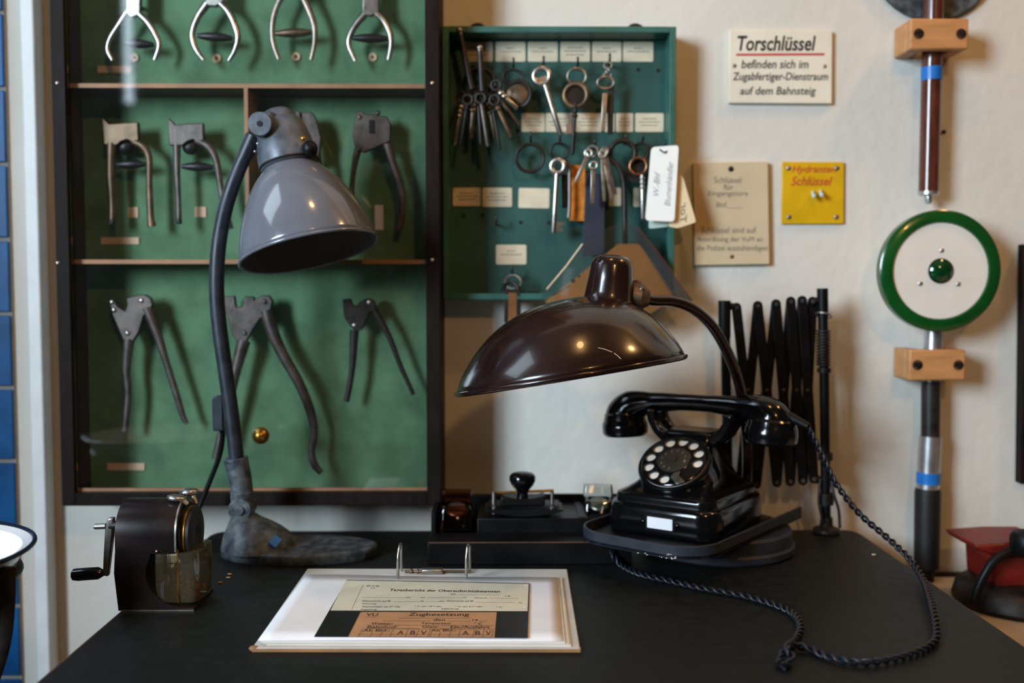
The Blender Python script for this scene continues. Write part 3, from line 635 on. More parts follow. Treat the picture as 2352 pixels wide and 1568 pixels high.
rows(s2, [('Schl\u00fcssel', 1640, 1703, 406, 420), ('f\u00fcr', 1662, 1685, 423, 435), ('Eingangstore', 1627, 1718, 438, 453), ('Bhf.____', 1646, 1708, 464, 478),
          ('Schl\u00fcssel sind auf', 1611, 1737, 521, 535), ('Anordnung der VuM an', 1601, 1751, 543, 558), ('die Polizei auszuh\u00e4ndigen', 1600, 1763, 563, 579)], Y, m_fade)
screws(s2, [(1679, 388)], -0.010, 0.004, m_dkiron); screws(s2, [(1681, 589)], -0.010, 0.003, m_copper)
s3 = sign('wall_sign', 'square yellow plate with red slanted lettering and small hooks', [(1797, 371), (1939, 372), (1938, 514), (1795, 514)], 0.004, m_yellow)
Y = -0.0053
rows(s3, [('Hydranten', 1819, 1921, 380, 401), ('Schl\u00fcssel', 1817, 1912, 405, 426)], Y, m_red, shear=0.3, bold=0.012)
screws(s3, [(1811, 386), (1922, 386), (1812, 498), (1921, 498)], -0.005, 0.0038)
part('hook', MB().tube(smooth([W(1867, 440, -0.004), W(1867, 444, -0.014), W(1869, 452, -0.018), W(1872, 446, -0.020)], 4), 0.0022, 8).tube(smooth([W(1885, 438, -0.004), W(1885, 442, -0.014), W(1887, 450, -0.018), W(1890, 444, -0.020)], 4), 0.0022, 8), m_tagmint, s3)

# ================================================================ signalling staffs on the right
def clip(label, q, Yf=-0.058):
    (x0, y0), (x1, y1) = q; a, b = W(x0, y0, Yf), W(x1, y1, Yf)
    t = thing('staff_clip', label, 'holder', ((a.x + b.x) / 2, 0, b.z), 'beech staff holders'); mx = (a.x + b.x) / 2
    part('front_block', MB().box2((a.x, Yf, b.z), (b.x, Yf + 0.016, a.z)), m_beech, t, bevel=0.002)
    for u0, u1 in ((a.x, mx - 0.019), (mx + 0.019, b.x)): part('back_block', MB().box2((u0, Yf + 0.0165, b.z), (u1, -0.0005, a.z)), m_beech, t, bevel=0.002)
    for fx in (0.14, 0.87):
        c = V((a.x + (b.x - a.x) * fx, Yf - 0.0005, (a.z + b.z) / 2)); part('screw', MB().disc(c, 0.0048, (0, -1, 0), 0.0012, 16).torus(c, 0.0062, 0.0008, (0, 1, 0), 18, 6), m_dkiron, t)
    return t
YSt = -0.0265
clip('beech holder screwed to the wall around the brown varnished staff at the top', ((2092, 42), (2224, 113)))
clip('beech holder screwed to the wall below the green and white disc', ((2090, 803), (2217, 873)))
A = [W(2146, -150, YSt), W(2145, 0, YSt), W(2140, 155, YSt), W(2140, 185, YSt), W(2133, 440, YSt)]
st = thing('signal_staff', 'brown varnished staff with blue tape hanging upside down in the upper holder', 'signal staff', tuple(W(2131, 466, YSt)))
R1 = 0.0135
part('pole', MB().tube([A[0], A[1], A[2], A[4]], R1, 20), m_staff, st)
part('tape_band', MB().tube([A[2], A[3]], R1 + 0.0006, 20), m_bluetape, st, label='blue tape band')
part('ferrule', MB().lathe([(R1 + 0.0006, 0), (R1 + 0.0006, 0.004), (R1 - 0.003, 0.006), (0.005, 0.0065), (0.005, 0.014), (0.003, 0.017)], mat_z(A[4] - A[3], A[4])), m_alu, st)
dc = W(2180, -128, -0.052)
part('disc', MB().lathe([(0.0, 0), (0.088, 0), (0.09, 0.002), (0.09, 0.007), (0.088, 0.009), (0, 0.009)], mat_z((0, 1, 0), dc + V((0, 0.0415, 0))), 40), m_cast, st)
st2 = thing('signal_disc_staff', 'green-rimmed white signal disc on a metal staff with blue tape and black grip', 'signal disc', tuple(W(2125, 1332, YSt)))
P = [W(2146, 700, YSt), W(2143, 800, YSt), W(2138, 875, YSt), W(2137, 1001, YSt), W(2133, 1084, YSt), W(2132, 1110, YSt), W(2131, 1121, YSt), W(2128, 1303, YSt), W(2127, 1335, YSt)]
part('metal_tube', MB().tube([P[0], P[1], P[2]], 0.0125, 20), m_alu, st2); part('metal_tube', MB().tube([P[3], P[4], P[6]], 0.0155, 20), m_alu, st2)
part('dark_sleeve', MB().tube([P[2], P[3]], 0.0128, 20), MAT('worn_dark_sleeve', (36, 30, 28), 0.4, var=0.4, vscale=60), st2)
part('tape_band', MB().tube([P[4], P[5]], 0.0163, 20), m_bluetape, st2, label='blue tape band')
part('grip', MB().tube([P[6], P[6].lerp(P[7], 0.05), P[7]], [0.0165, 0.0178, 0.0172], 20).tube([P[7], P[8]], 0.011, 16), m_grip, st2, label='black grip')
Yd = -0.062
dc = W(2160, 622, Yd); s = mpx(Yd)
MD = mat_z((0, -1, 0), dc)
RO = 140 * s
part('disc_face', MB().lathe([(0.001, -0.012), (RO * 0.985, -0.012), (RO * 0.985, 0.0), (0.001, 0.0)], MD, 56), m_discwhite, st2)
part('green_rim', MB().lathe([(110 * s, 0.0002), (112 * s, 0.003), (RO * 0.95, 0.003), (RO, 0.0), (RO, -0.013), (RO * 0.99, -0.013), (RO * 0.99, 0.0)], MD, 56, caps=False), m_greenring, st2, label='glossy green rim')
part('lens', MB().lathe([(26 * s, 0.0), (25 * s, 0.003), (18 * s, 0.006), (9 * s, 0.008), (0.0006, 0.0085)], MD, 28), m_lens, st2, label='dark green glass lens').data.update()
part('lens_ring', MB().torus(dc + V((0, -0.001, 0)), 27 * s, 0.0013, (0, 1, 0), 32, 8), m_dkiron, st2)
for (px, py) in ((2163, 575), (2114, 651), (2201, 652)): part('screw', MB().ball(W(px, py, Yd), 0.0035, (1, 0.5, 1), 12, 8), m_alu, st2)
part('neck', MB().box(W(2150, 700, YSt - 0.013), (0.022, 0.024, 0.05)), m_alu, st2)
# dark hanging frame cut by the right border
q = [(2352, 560), (2520, 565), (2514, 1116), (2345, 1112)]
solo('hanging_frame', MB().prism(PW(q, -0.02), (0, 0.018, 0)), m_frame, 'dark wooden edge of a frame hanging on the wall at the right border', 'frame', bevel=0.002)
# wall nail and marks
solo('wall_nail', MB().cyl(W(2163, 305, 0.0), W(2168, 303, -0.018), 0.0016).ball(W(2168, 303, -0.018), 0.0032), m_dkiron, 'small dark nail in the wall beside the brown staff', 'nail')

# red apparatus standing on the low bench
rb = thing('red_apparatus', 'red painted metal apparatus with black hose on the low bench at the right border', 'apparatus', tuple(W(2300, 1410, -0.12)))
Yr = -0.13
def RW(p, Y=Yr): return [W(x, y, Y) for x, y in p]
rbz = bz
part('base', MB().lathe([(0.001, 0), (0.082, 0), (0.085, 0.006), (0.08, 0.024), (0.066, 0.034), (0.001, 0.036)], Matrix.Translation((W(2345, 1380, Yr).x, Yr, bz + 0.0005)), 36), m_dkiron, rb)
part('housing', MB().prism(RW([(2280, 1276), (2300, 1270), (2420, 1270), (2430, 1390), (2360, 1392), (2318, 1366), (2284, 1350)], Yr - 0.035), (0, 0.08, 0)), m_redmet, rb, bevel=0.006, seg=3)
part('top_flange', MB().prism(RW([(2238, 1252), (2290, 1249), (2330, 1246), (2420, 1246), (2420, 1272), (2276, 1274), (2250, 1266)], Yr - 0.04), (0, 0.09, 0)), m_redmet, rb, bevel=0.004, seg=3)
part('cap', MB().lathe([(0.019, 0), (0.022, 0.004), (0.022, 0.024), (0.018, 0.029), (0.001, 0.03)], mat_z((0, 0, 1), W(2362, 1274, Yr - 0.055)), 24), m_blackmat, rb)
part('hose', MB().tube(smooth(RW([(2342, 1262), (2318, 1266), (2284, 1286), (2262, 1318), (2246, 1352), (2234, 1388)], Yr - 0.05), 6), 0.0058, 12), m_blackmat, rb)

# ================================================================ enamel wash basin on an iron stand, far left
zr = 0.838; bc = T(-264, 1270, zr); rr = 0.156; q_ = 0.82
basin = thing('wash_basin', 'white enamel wash basin with dark blue rim at the left border', 'basin', (bc.x, bc.y, zr - 0.075))
MBs = Matrix.Translation((bc.x, bc.y, zr)) @ Matrix.Scale(q_, 4)
part('bowl', MB().lathe([(0.001, -0.075), (0.07, -0.075), (0.105, -0.06), (0.132, -0.028), (0.142, -0.004), (0.155, 0.0), (0.155, -0.002), (0.144, -0.006), (0.134, -0.032), (0.106, -0.064), (0.07, -0.079), (0.001, -0.079)], MBs, 56), m_enamel, basin)
part('rim', MB().torus((bc.x, bc.y, zr), 0.1555 * q_, 0.0024, (0, 0, 1), 64, 8, up=(1, 0, 0)), m_bluerim, basin)
stand = thing('wash_stand', 'dark iron stand carrying the white enamel basin', 'stand', (bc.x, bc.y, 0))
part('hoop', MB().torus((bc.x, bc.y, zr - 0.033 * q_), 0.138 * q_, 0.004, (0, 0, 1), 48, 8, up=(1, 0, 0)), m_dkiron, stand)
for a in (-6, 114, 234):
    e = V((cos(radians(a)), sin(radians(a)), 0)); c0 = V((bc.x, bc.y, 0))
    pts = [c0 + e * r * q_ + V((0, 0, z)) for r, z in ((0.147, zr - 0.010), (0.146, zr - 0.04), (0.138, zr - 0.085), (0.112, zr - 0.14), (0.07, zr - 0.20), (0.04, zr - 0.34), (0.08, 0.2), (0.15, 0.006))]
    part('leg', MB().tube(smooth(pts, 5), 0.0085, 8, flat=0.45), m_dkiron, stand)

# ================================================================ grey lamp on the left
TZ = 0.75
gl = thing('desk_lamp', 'grey enamel desk lamp with bell shade on a curved dark arm and heavy cast foot', 'lamp', (-0.26, -0.19, TZ))
bxc, byc = -0.2567, -0.170
def ell(cx, cy, rx, ry, z, n=48, e=2.0):
    out = []
    for k in range(n):
        a = 2 * pi * k / n; c, s_ = cos(a), sin(a)
        out.append(V((cx + rx * math.copysign(abs(c) ** (2 / e), c), cy + ry * math.copysign(abs(s_) ** (2 / e), s_), z)))
    return out
fb = MB().loft([ell(bxc, byc, 0.097, 0.0505, TZ + 0.0003), ell(bxc, byc, 0.0985, 0.052, TZ + 0.003), ell(bxc, byc, 0.0985, 0.052, TZ + 0.011), ell(bxc, byc, 0.0975, 0.0512, TZ + 0.0135), ell(bxc, byc, 0.0945, 0.0485, TZ + 0.0145), ell(bxc, byc, 0.088, 0.044, TZ + 0.0142)])
part('foot', fb, m_cast, gl, sharp=60, label='worn cast metal foot')
rg = []
for (z, x0, x1, ry) in ((0.012, -0.3475, -0.255, 0.051), (0.019, -0.346, -0.258, 0.049), (0.026, -0.3445, -0.262, 0.046), (0.034, -0.342, -0.272, 0.041), (0.041, -0.339, -0.284, 0.034), (0.047, -0.3365, -0.296, 0.027), (0.052, -0.334, -0.303, 0.020), (0.055, -0.332, -0.307, 0.016), (0.063, -0.3305, -0.308, 0.013)):
    rg.append(ell((x0 + x1) / 2 * 1.02, byc, (x1 - x0) / 2 * 1.02, ry * 0.98, TZ + z * 0.98))
part('foot_neck', MB().loft(rg), m_cast, gl, sharp=70)
tp0 = W(632, 1243, byc - 0.035)
part('blue_tape', MB().box(tp0, (0.010, 0.016, 0.002), Matrix.Rotation(radians(38), 3, 'Y') @ Matrix.Rotation(radians(30), 3, 'X')), m_bluetape, gl, label='scrap of blue tape on the foot')
ya = byc
def GP(px, py, Y=ya): return W(px, py, Y)
jc = GP(557, 1166)
jm = MB().cyl(jc + V((0, -0.015, 0)), jc + V((0, 0.015, 0)), 0.0145, n=28).cyl(jc + V((0, -0.018, 0)), jc + V((0, 0.018, 0)), 0.006).tube([GP(556, 1205), GP(557, 1170), GP(556, 1128)], [0.0145, 0.0135, 0.0145], 20)
part('joint', jm, m_cast, gl, bevel=0.001)
part('sleeve', MB().tube([GP(557, 1134), GP(552, 1100), GP(541, 1052), GP(541, 1051)], [0.0135, 0.0142, 0.0152, 0.0135], 22), m_cast, gl, bevel=0.0008)
arm = [GP(544, 1060), GP(533, 960), GP(519, 860), GP(505, 760), GP(498, 680), GP(499, 600, ya), GP(507, 530, ya), GP(523, 460, ya - 0.003), GP(550, 385, ya - 0.006), GP(580, 322, ya - 0.01)]
part('arm', MB().tube(smooth(arm, 8), [0.0094, 0.0094, 0.0094, 0.0094, 0.0094, 0.0092, 0.009, 0.0088], 18), m_arm, gl)
part('arm_collar', MB().tube([GP(563, 358, ya - 0.008), GP(584, 312, ya - 0.010)], [0.0098, 0.0105], 18), m_arm, gl)
part('rivet', MB().ball(GP(586, 348, ya - 0.019), 0.002).ball(GP(592, 330, ya - 0.019), 0.002), m_nickel, gl)
# head
hy = -0.195
D1 = hy - CAM.y
d_, r_, u_ = fr(711, 578)
kdist = D1 / d_.y
tl_ = 13.8; ang = radians(12.3)
img_u = (-sin(ang)) * r_ + cos(ang) * u_
ax = (cos(radians(tl_)) * img_u + sin(radians(tl_)) * d_).normalized()
rimc = CAM + d_ * kdist
ppx = kdist / F
RS = 155 * ppx; HS = 208 * ppx / cos(radians(tl_))
MS = mat_z(ax, rimc, r_)
prof = [(1.0, 0), (0.99, 0.06), (0.972, 0.14), (0.935, 0.25), (0.885, 0.36), (0.815, 0.48), (0.735, 0.60), (0.645, 0.71), (0.555, 0.80), (0.46, 0.875), (0.395, 0.92), (0.36, 0.96), (0.35, 1.0)]
part('shade', MB().lathe([(a * RS, b * HS) for a, b in prof], MS, 64, caps=False), m_grey, gl, sharp=60, label='glossy grey bell-shaped shade').modifiers.new('thickness', 'SOLIDIFY').thickness = 0.0012
part('shade_lining', MB().lathe([(a * RS - 0.002, b * HS - (0.001 if b else 0)) for a, b in prof] + [(0.002, HS * 0.97)], MS, 64, caps=False), m_lining, gl, sharp=60, label='dull dark inside of the shade')
part('shade_rim', MB().torus(rimc, RS, 0.0021, ax, 72, 10, up=r_), m_grey, gl)
part('bulb', MB().ball(rimc + ax * HS * 0.45, 0.022, (1, 1, 1.2)).cyl(rimc + ax * HS * 0.62, rimc + ax * HS * 0.95, 0.012), m_enamel, gl)
neck = [(0.40, 0.93), (0.43, 0.955), (0.435, 0.97), (0.425, 1.10), (0.40, 1.22), (0.365, 1.34), (0.33, 1.42), (0.29, 1.445), (0.0, 1.45)]
shift = MS.copy(); 
part('lamp_neck', MB().lathe([(max(a * RS, 0.0004), b * HS) for a, b in neck], MS, 40), m_greymet, gl, sharp=50)
part('neck_band', MB().torus(rimc + ax * HS * 0.962, 0.425 * RS, 0.0016, ax, 48, 8, up=r_), m_dkiron, gl)
topc = rimc + ax * HS * 1.455
part('neck_cap', MB().lathe([(0.27 * RS, -0.003), (0.26 * RS, 0.006), (0.17 * RS, 0.013), (0.0005, 0.0135)], mat_z(ax, topc, r_), 32).tube([topc + ax * 0.002, W(612, 276, hy), W(600, 286, hy)], [0.011, 0.0105, 0.0095], 16), m_greymet, gl, sharp=50)
kc = W(601, 287, hy - 0.006)
part('head_joint', MB().cyl(kc + V((0, -0.010, 0)), kc + V((0, 0.012, 0)), 0.0145, n=28), m_greymet, gl, bevel=0.001)
part('joint_pin', MB().cyl(kc + V((0, -0.0108, 0)), kc + V((0, -0.0095, 0)), 0.0035), m_ink, gl)
part('switch_knob', MB().ball(W(712, 342, hy - 0.004), 0.0095, (1, 1, 1.1), 16, 10), m_blackmat, gl)
part('brass_pin', MB().ball(W(696, 318, hy - 0.012), 0.003), m_brass, gl)
# inline switch and cable of the lamp
sb = MB().prism(PW(rounded([(486, 917), (492, 910), (511, 909), (513, 990), (488, 990)], 4), -0.160), (0, 0.016, 0))
part('switch_box', sb, m_arm, gl, bevel=0.002)
part('cable', MB().tube(smooth([W(508, 980, -0.152), W(511, 1005, -0.150), W(503, 1050, -0.145), W(480, 1110, -0.14), W(456, 1170, -0.14), W(440, 1220, -0.15), T(432, 1252, TZ + 0.0035), T(445, 1270, TZ + 0.0035), T(480, 1262, TZ + 0.0035)], 6), 0.0033, 10), m_blackmat, gl)

# ================================================================ brown lamp
bl_ = thing('desk_lamp', 'dark brown lacquered desk lamp with wide shallow shade and thin curved arm', 'lamp', (0.281, -0.137, TZ))
part('base', MB().lathe([(0.001, 0.0003), (0.094, 0.0003), (0.0965, 0.003), (0.0965, 0.010), (0.0945, 0.0125), (0.0935, 0.013), (0.0925, 0.028), (0.090, 0.031), (0.001, 0.0313)], Matrix.Translation((0.281, -0.137, TZ)), 64), m_trayp, bl_, sharp=30)
dB, rB, uB = fr(1310, 860)
yB = -0.283; kB = (yB - CAM.y) / dB.y; cB = CAM + dB * kB; sB = kB / F
a97 = radians(9.75)
e1 = cos(a97) * rB + sin(a97) * uB; nB = (-sin(a97) * rB + cos(a97) * uB - 0.015 * dB).normalized(); e2 = nB.cross(e1)
def ringB(n, hw, sh, m=72): return [cB + e1 * ((sh + hw * cos(2 * pi * k / m)) * sB) + e2 * (hw * sin(2 * pi * k / m) * sB) + nB * (n * sB) for k in range(m)]
pB = [(0, 264, 0), (14, 259, 1), (28, 252.5, 2), (44, 243, 3), (60, 232, 5), (78, 219, 7), (94, 205, 9), (110, 188, 11), (124, 170, 13), (137, 150, 15), (149, 127, 18), (159, 101, 20), (166, 72, 22), (170.5, 42, 24), (172.5, 12, 25), (173, 0.6, 25)]
part('shade', MB().loft([ringB(*p) for p in pB], cap0=False), m_browns, bl_, sharp=60, label='glossy dark brown shade').modifiers.new('thickness', 'SOLIDIFY').thickness = 0.0012
part('shade_lining', MB().loft([ringB(n - 2, max(h - 3, 0.5), s0) for n, h, s0 in pB[:]], cap0=False), m_lining, bl_, sharp=60)
lip = [ringB(2, 263, 0), ringB(3, 268, 0), ringB(0.5, 270, 0), ringB(-5, 268, 0), ringB(-8, 264.5, 0), ringB(-7, 261, 0), ringB(-1, 261, 0)]
part('shade_rim', MB().loft(lip, False, False), m_browns, bl_, sharp=60)
aN = radians(-5.5)                            # the neck leans a little to the right
axN = (sin(-aN) * rB + cos(aN) * uB - 0.03 * dB).normalized()
nb = cB + rB * ((1397 - 1310) * sB) + uB * ((860 - 690) * sB)
MN = mat_z(axN, nb, rB)
part('lamp_neck', MB().lathe([(66 * sB, -16 * sB), (62 * sB, -6 * sB), (58 * sB, 2 * sB), (55.5 * sB, 16 * sB), (52 * sB, 50 * sB), (49 * sB, 78 * sB), (45 * sB, 92 * sB), (35 * sB, 100 * sB), (18 * sB, 104 * sB), (0.5 * sB, 105 * sB)], MN, 44), m_browns, bl_, sharp=60)
part('vent_hole', MB().ball(nb + axN * 90 * sB - rB * 32 * sB - dB * 34 * sB, 0.0028), m_ink, bl_)
kc = CAM + fr(1464, 682)[0] * (kB + 0.012)
kb_ = MB().lathe([(0.013, -0.010), (0.017, -0.006), (0.017, 0.004), (0.012, 0.009), (0.009, 0.014)], mat_z(rB - uB * 0.12, kc), 12)
kb_.ball(kc + uB * 0.014, 0.006).ball(kc + rB * 0.004 + uB * 0.008 - dB * 0.012, 0.004)
part('shade_joint', kb_, m_bronze, bl_, label='ribbed brown joint knob')
part('arm', MB().tube(smooth([kc + rB * 0.004, W(1500, 690, yB + 0.02), W(1545, 692, yB + 0.035), W(1590, 708, yB + 0.05), W(1632, 744, yB + 0.068), W(1664, 795, yB + 0.085), W(1692, 862, yB + 0.105), W(1708, 940, yB + 0.125), W(1716, 1040, yB + 0.155), W(1712, 1130, yB + 0.188), V((0.315, -0.088, TZ + 0.045)), V((0.315, -0.088, TZ + 0.030))], 8), [0.0063, 0.0063, 0.0068, 0.0068, 0.0068, 0.0068], 14), m_browns, bl_)
def domept(x, y, lift=0.0003):               # point on the near side of the dome
    v = (x - 1310, 860 - y); e = v[0] * cos(a97) + v[1] * sin(a97); n = -v[0] * sin(a97) + v[1] * cos(a97)
    for k in range(len(pB) - 1):
        if pB[k][0] <= n <= pB[k + 1][0]:
            t = (n - pB[k][0]) / (pB[k + 1][0] - pB[k][0]); hw = pB[k][1] + t * (pB[k + 1][1] - pB[k][1]); sh = pB[k][2] + t * (pB[k + 1][2] - pB[k][2])
            return cB + e1 * e * sB + nB * n * sB - e2 * (sqrt(max(0, hw * hw - (e - sh) ** 2)) * sB + lift)
shB = [o for o in bl_.children if o.name.startswith('shade') and 'lining' not in o.name][0]
part('scratch', MB().tube([domept(*p) for p in ((1366, 801), (1380, 804), (1395, 810))], 0.0003, 5), m_tagpink, shB)
part('scratch', MB().tube([domept(*p) for p in ((1399, 812), (1407, 818), (1413, 824))], 0.0003, 5), m_tagpink, shB)

# ================================================================ telephone
PC = V((0.236, -0.157, 0)); PZ = 0.7875
thp = radians(34); ex = V((cos(thp), -sin(thp), 0)); ey = V((sin(thp), cos(thp), 0)); ez = V((0, 0, 1))
def LP(x, y, z): return PC + ex * x + ey * y + V((0, 0, PZ + z))
ph = thing('telephone', 'black rotary dial telephone with handset on a high cradle and twisted cord', 'telephone', (PC.x, PC.y, PZ))
def rr(z, wx, dy, r, cy=0): return [LP(x, y, z) for x, y in rrect(wx / 2, dy / 2, r, 6, 0, cy)]
body = MB().loft([rr(0.0005, .143, .174, .026), rr(0.002, .1475, .1785, .027), rr(0.008, .149, .180, .028), rr(0.0285, .147, .178, .028), rr(0.033, .145, .176, .027), rr(0.0355, .141, .172, .025), rr(0.0365, .136, .167, .024)])
part('base_block', body, m_black, ph, sharp=50)
bd = MB().loft([rr(0.0360, .133, .163, .02), rr(0.0435, .133, .163, .02), rr(0.0465, .131, .161, .019), rr(0.048, .124, .154, .018), rr(0.0505, .115, .142, .018, .002), rr(0.055, .104, .124, .018, .005), rr(0.062, .094, .106, .018, .009), rr(0.072, .084, .090, .018, .014), rr(0.083, .076, .078, .017, .018), rr(0.094, .070, .068, .016, .020), rr(0.104, .066, .060, .015, .021), rr(0.1095, .058, .052, .013, .021)])
part('upper_housing', bd, m_black, ph, sharp=50)
# name card on the front
cf = MB().prism([LP(x, -0.0885, z) for x, z in rrect(0.0195, 0.0095, 0.002, 3, 0.004, 0.0175)], tuple(ey * -0.0018))
fr_ = part('card_frame', cf, m_blackmat, ph, bevel=0.0005)
part('name_card', MB().prism([LP(x, -0.0903, z) for x, z in rrect(0.0165, 0.0068, 0.001, 3, 0.004, 0.0175)], tuple(ey * -0.0004)), m_white, fr_, label='blank white card')
part('screw', MB().ball(LP(-0.0185, -0.0885, 0.0175), 0.0035).ball(LP(0.0265, -0.0885, 0.0175), 0.0035), m_black, fr_)
# dial
DC = LP(-0.002, -0.036, 0.083); ndl = (ey * -cos(radians(52)) + ez * sin(radians(52))).normalized()
MDl = mat_z(ndl, DC, ex) @ Matrix.Scale(1.06, 4)
part('dial_housing', MB().lathe([(0.047, -0.044), (0.047, -0.030), (0.0455, -0.014), (0.0445, -0.006), (0.0445, -0.001), (0.043, 0.0012), (0.0405, 0.0012), (0.0395, -0.001), (0.001, -0.001)], MDl, 64), m_black, ph, sharp=40)
def DP(r, a, z): return MDl @ V((r * cos(a), r * sin(a), z))
npl = part('number_plate', MB().lathe([(0.0385, -0.0008), (0.0385, 0.0006), (0.001, 0.0006)], MDl, 56), m_discwhite, ph, label='pale number ring showing through the finger holes')
holes = [radians(62 - 30 + 30 * k - 30) for k in range(10)]
fw = MB()
# finger wheel: an annulus with ten round holes, built as rings of cells
def wheel(z0, z1, rin, rout, rh, rc, angs, n=12):
    step = 2 * pi / 12
    for j in range(12):
        a0 = angs[0] - step / 2 + j * step
        if j < 10:
            c = DP(rc, angs[j], 0); 
            inner, outer = [], []
            for k in range(n * 2):
                t = 2 * pi * k / (n * 2)
                lx, ly = cos(t), sin(t)
                hr, ha = rc + rh * lx, angs[j] + rh * ly / rc
                m = max(abs(lx), abs(ly)); qx, qy = lx / m, ly / m
                orad = (rout if qx > 0 else rin); orr = rc + (rout - rc) * qx if qx > 0 else rc + (rc - rin) * qx
                oa = angs[j] + qy * step / 2
                inner.append((hr, ha)); outer.append((orr, oa))
            N2 = n * 2; vs = [DP(r, a, z1) for r, a in inner] + [DP(r, a, z1) for r, a in outer] + [DP(r, a, z0) for r, a in inner] + [DP(r, a, z0) for r, a in outer]
            fs = []
            for k in range(N2):
                q = (k + 1) % N2
                fs += [(k, q, N2 + q, N2 + k), (2 * N2 + q, 2 * N2 + k, k, q)]
            fw.add(vs, fs)
        else:
            vs = []; fs = []
            for k in range(7):
                a = a0 + step * k / 6
                vs += [DP(rin, a, z1), DP(rout, a, z1)]
            for k in range(6): fs.append((2 * k, 2 * k + 1, 2 * k + 3, 2 * k + 2))
            fw.add(vs, fs)
angs = [radians(15 + 30 * k) for k in range(10)]   # first hole at the upper right, going anticlockwise
angs = [radians(-2 + 30 * k) for k in range(10)]
wheel(0.0010, 0.0036, 0.0205, 0.0383, 0.0062, 0.0300, angs)
fw.lathe([(0.0383, 0.0036), (0.0390, 0.0030), (0.0390, 0.0010)], MDl, 56, caps=False)
fw.lathe([(0.0208, 0.0036), (0.0195, 0.0042), (0.0190, 0.0042)], MDl, 56, caps=False)
part('finger_wheel', fw, m_black, ph, sharp=30)
part('dial_centre', MB().lathe([(0.0192, 0.0010), (0.0192, 0.0043), (0.018, 0.0046), (0.0045, 0.0046), (0.004, 0.007), (0.0005, 0.0074)], MDl, 48), MAT('dial_centre_brown', (44, 40, 34), 0.4), ph)
dg = MB()
for k, ch in enumerate('1234567890'):
    c = angs[k]; 
    cx_, cy_ = 0.0143 * cos(c), 0.0143 * sin(c)
    text_uv(dg, ch, cx_ - 0.0012, cy_ - 0.0018, cx_ + 0.0012, cy_ + 0.0018, lambda x, y: MDl @ V((x, y, 0.0048)))
part('digits', dg, m_fade, ph)
fsA = radians(-58)
part('finger_stop', MB().prism([DP(0.0225, fsA - 0.20, 0.0046), DP(0.030, fsA - 0.30, 0.0062), DP(0.0405, fsA - 0.12, 0.004), DP(0.0405, fsA + 0.12, 0.004), DP(0.030, fsA + 0.02, 0.0062), DP(0.0225, fsA + 0.18, 0.0046)], tuple(ndl * 0.0012)), m_nickel, ph, bevel=0.0004)
# cradle
cpts = [(-0.060, 0.1425), (-0.057, 0.1275), (-0.048, 0.1115), (-0.034, 0.0995), (-0.015, 0.0925), (0.015, 0.0925), (0.034, 0.0995), (0.048, 0.1115), (0.057, 0.1275), (0.060, 0.1425)]
def cradle_poly(): 
    inn = [(-0.0475, 0.1425), (-0.0455, 0.1305), (-0.038, 0.1195), (-0.026, 0.1130), (0.026, 0.1130), (0.038, 0.1195), (0.0455, 0.1305), (0.0475, 0.1425)]
    return cpts + inn[::-1]
for y0 in (-0.001, 0.031):
    part('cradle_fork', MB().prism([LP(x, y0, z) for x, z in cradle_poly()], tuple(ey * 0.013)), m_black, ph, bevel=0.003, seg=3)
part('cradle_block', MB().loft([[LP(x, y, z) for x, y in rrect(hx, hy2, 0.009, 5, 0, 0.021)] for z, hx, hy2 in ((0.104, 0.032, 0.029), (0.114, 0.033, 0.026), (0.1185, 0.030, 0.022))]), m_black, ph, sharp=50)
# handset
HY = 0.021
def HP(x, z, y=0): return LP(x, HY + y, z)
hs = part('handset', MB().tube(smooth([HP(-0.1005, 0.119), HP(-0.098, 0.132), HP(-0.087, 0.1425), HP(-0.060, 0.1485), HP(-0.02, 0.1515), HP(0.02, 0.1520), HP(0.056, 0.1505), HP(0.082, 0.1470), HP(0.098, 0.139), HP(0.103, 0.126)], 5), [0.0275, 0.0264, 0.0222, 0.0145, 0.0115, 0.0114, 0.0148, 0.0226, 0.0282, 0.0290], 28, flat=0.88), m_black, ph, sharp=60)
part('earpiece', MB().lathe([(0.020, 0.018), (0.0265, 0.013), (0.0280, 0.006), (0.0285, 0.003), (0.0300, 0.001), (0.0308, -0.004), (0.0303, -0.013), (0.0275, -0.0165), (0.001, -0.016)], mat_z(ez - ex * 0.06, HP(-0.1000, 0.1185), ex), 44), m_black, hs, sharp=30)
part('mouthpiece', MB().lathe([(0.022, 0.018), (0.0290, 0.011), (0.0308, 0.004), (0.0320, 0.001), (0.0330, -0.006), (0.0324, -0.015), (0.0295, -0.018), (0.001, -0.0175)], mat_z(ez + ex * 0.06, HP(0.1015, 0.127), ex), 44), m_black, hs, sharp=30)
ca = HP(0.128, 0.141); cb = HP(0.147, 0.133)
part('cord_sleeve', MB().tube([HP(0.112, 0.147), ca, cb], [0.0085, 0.0062, 0.0045], 14), m_blackmat, hs)
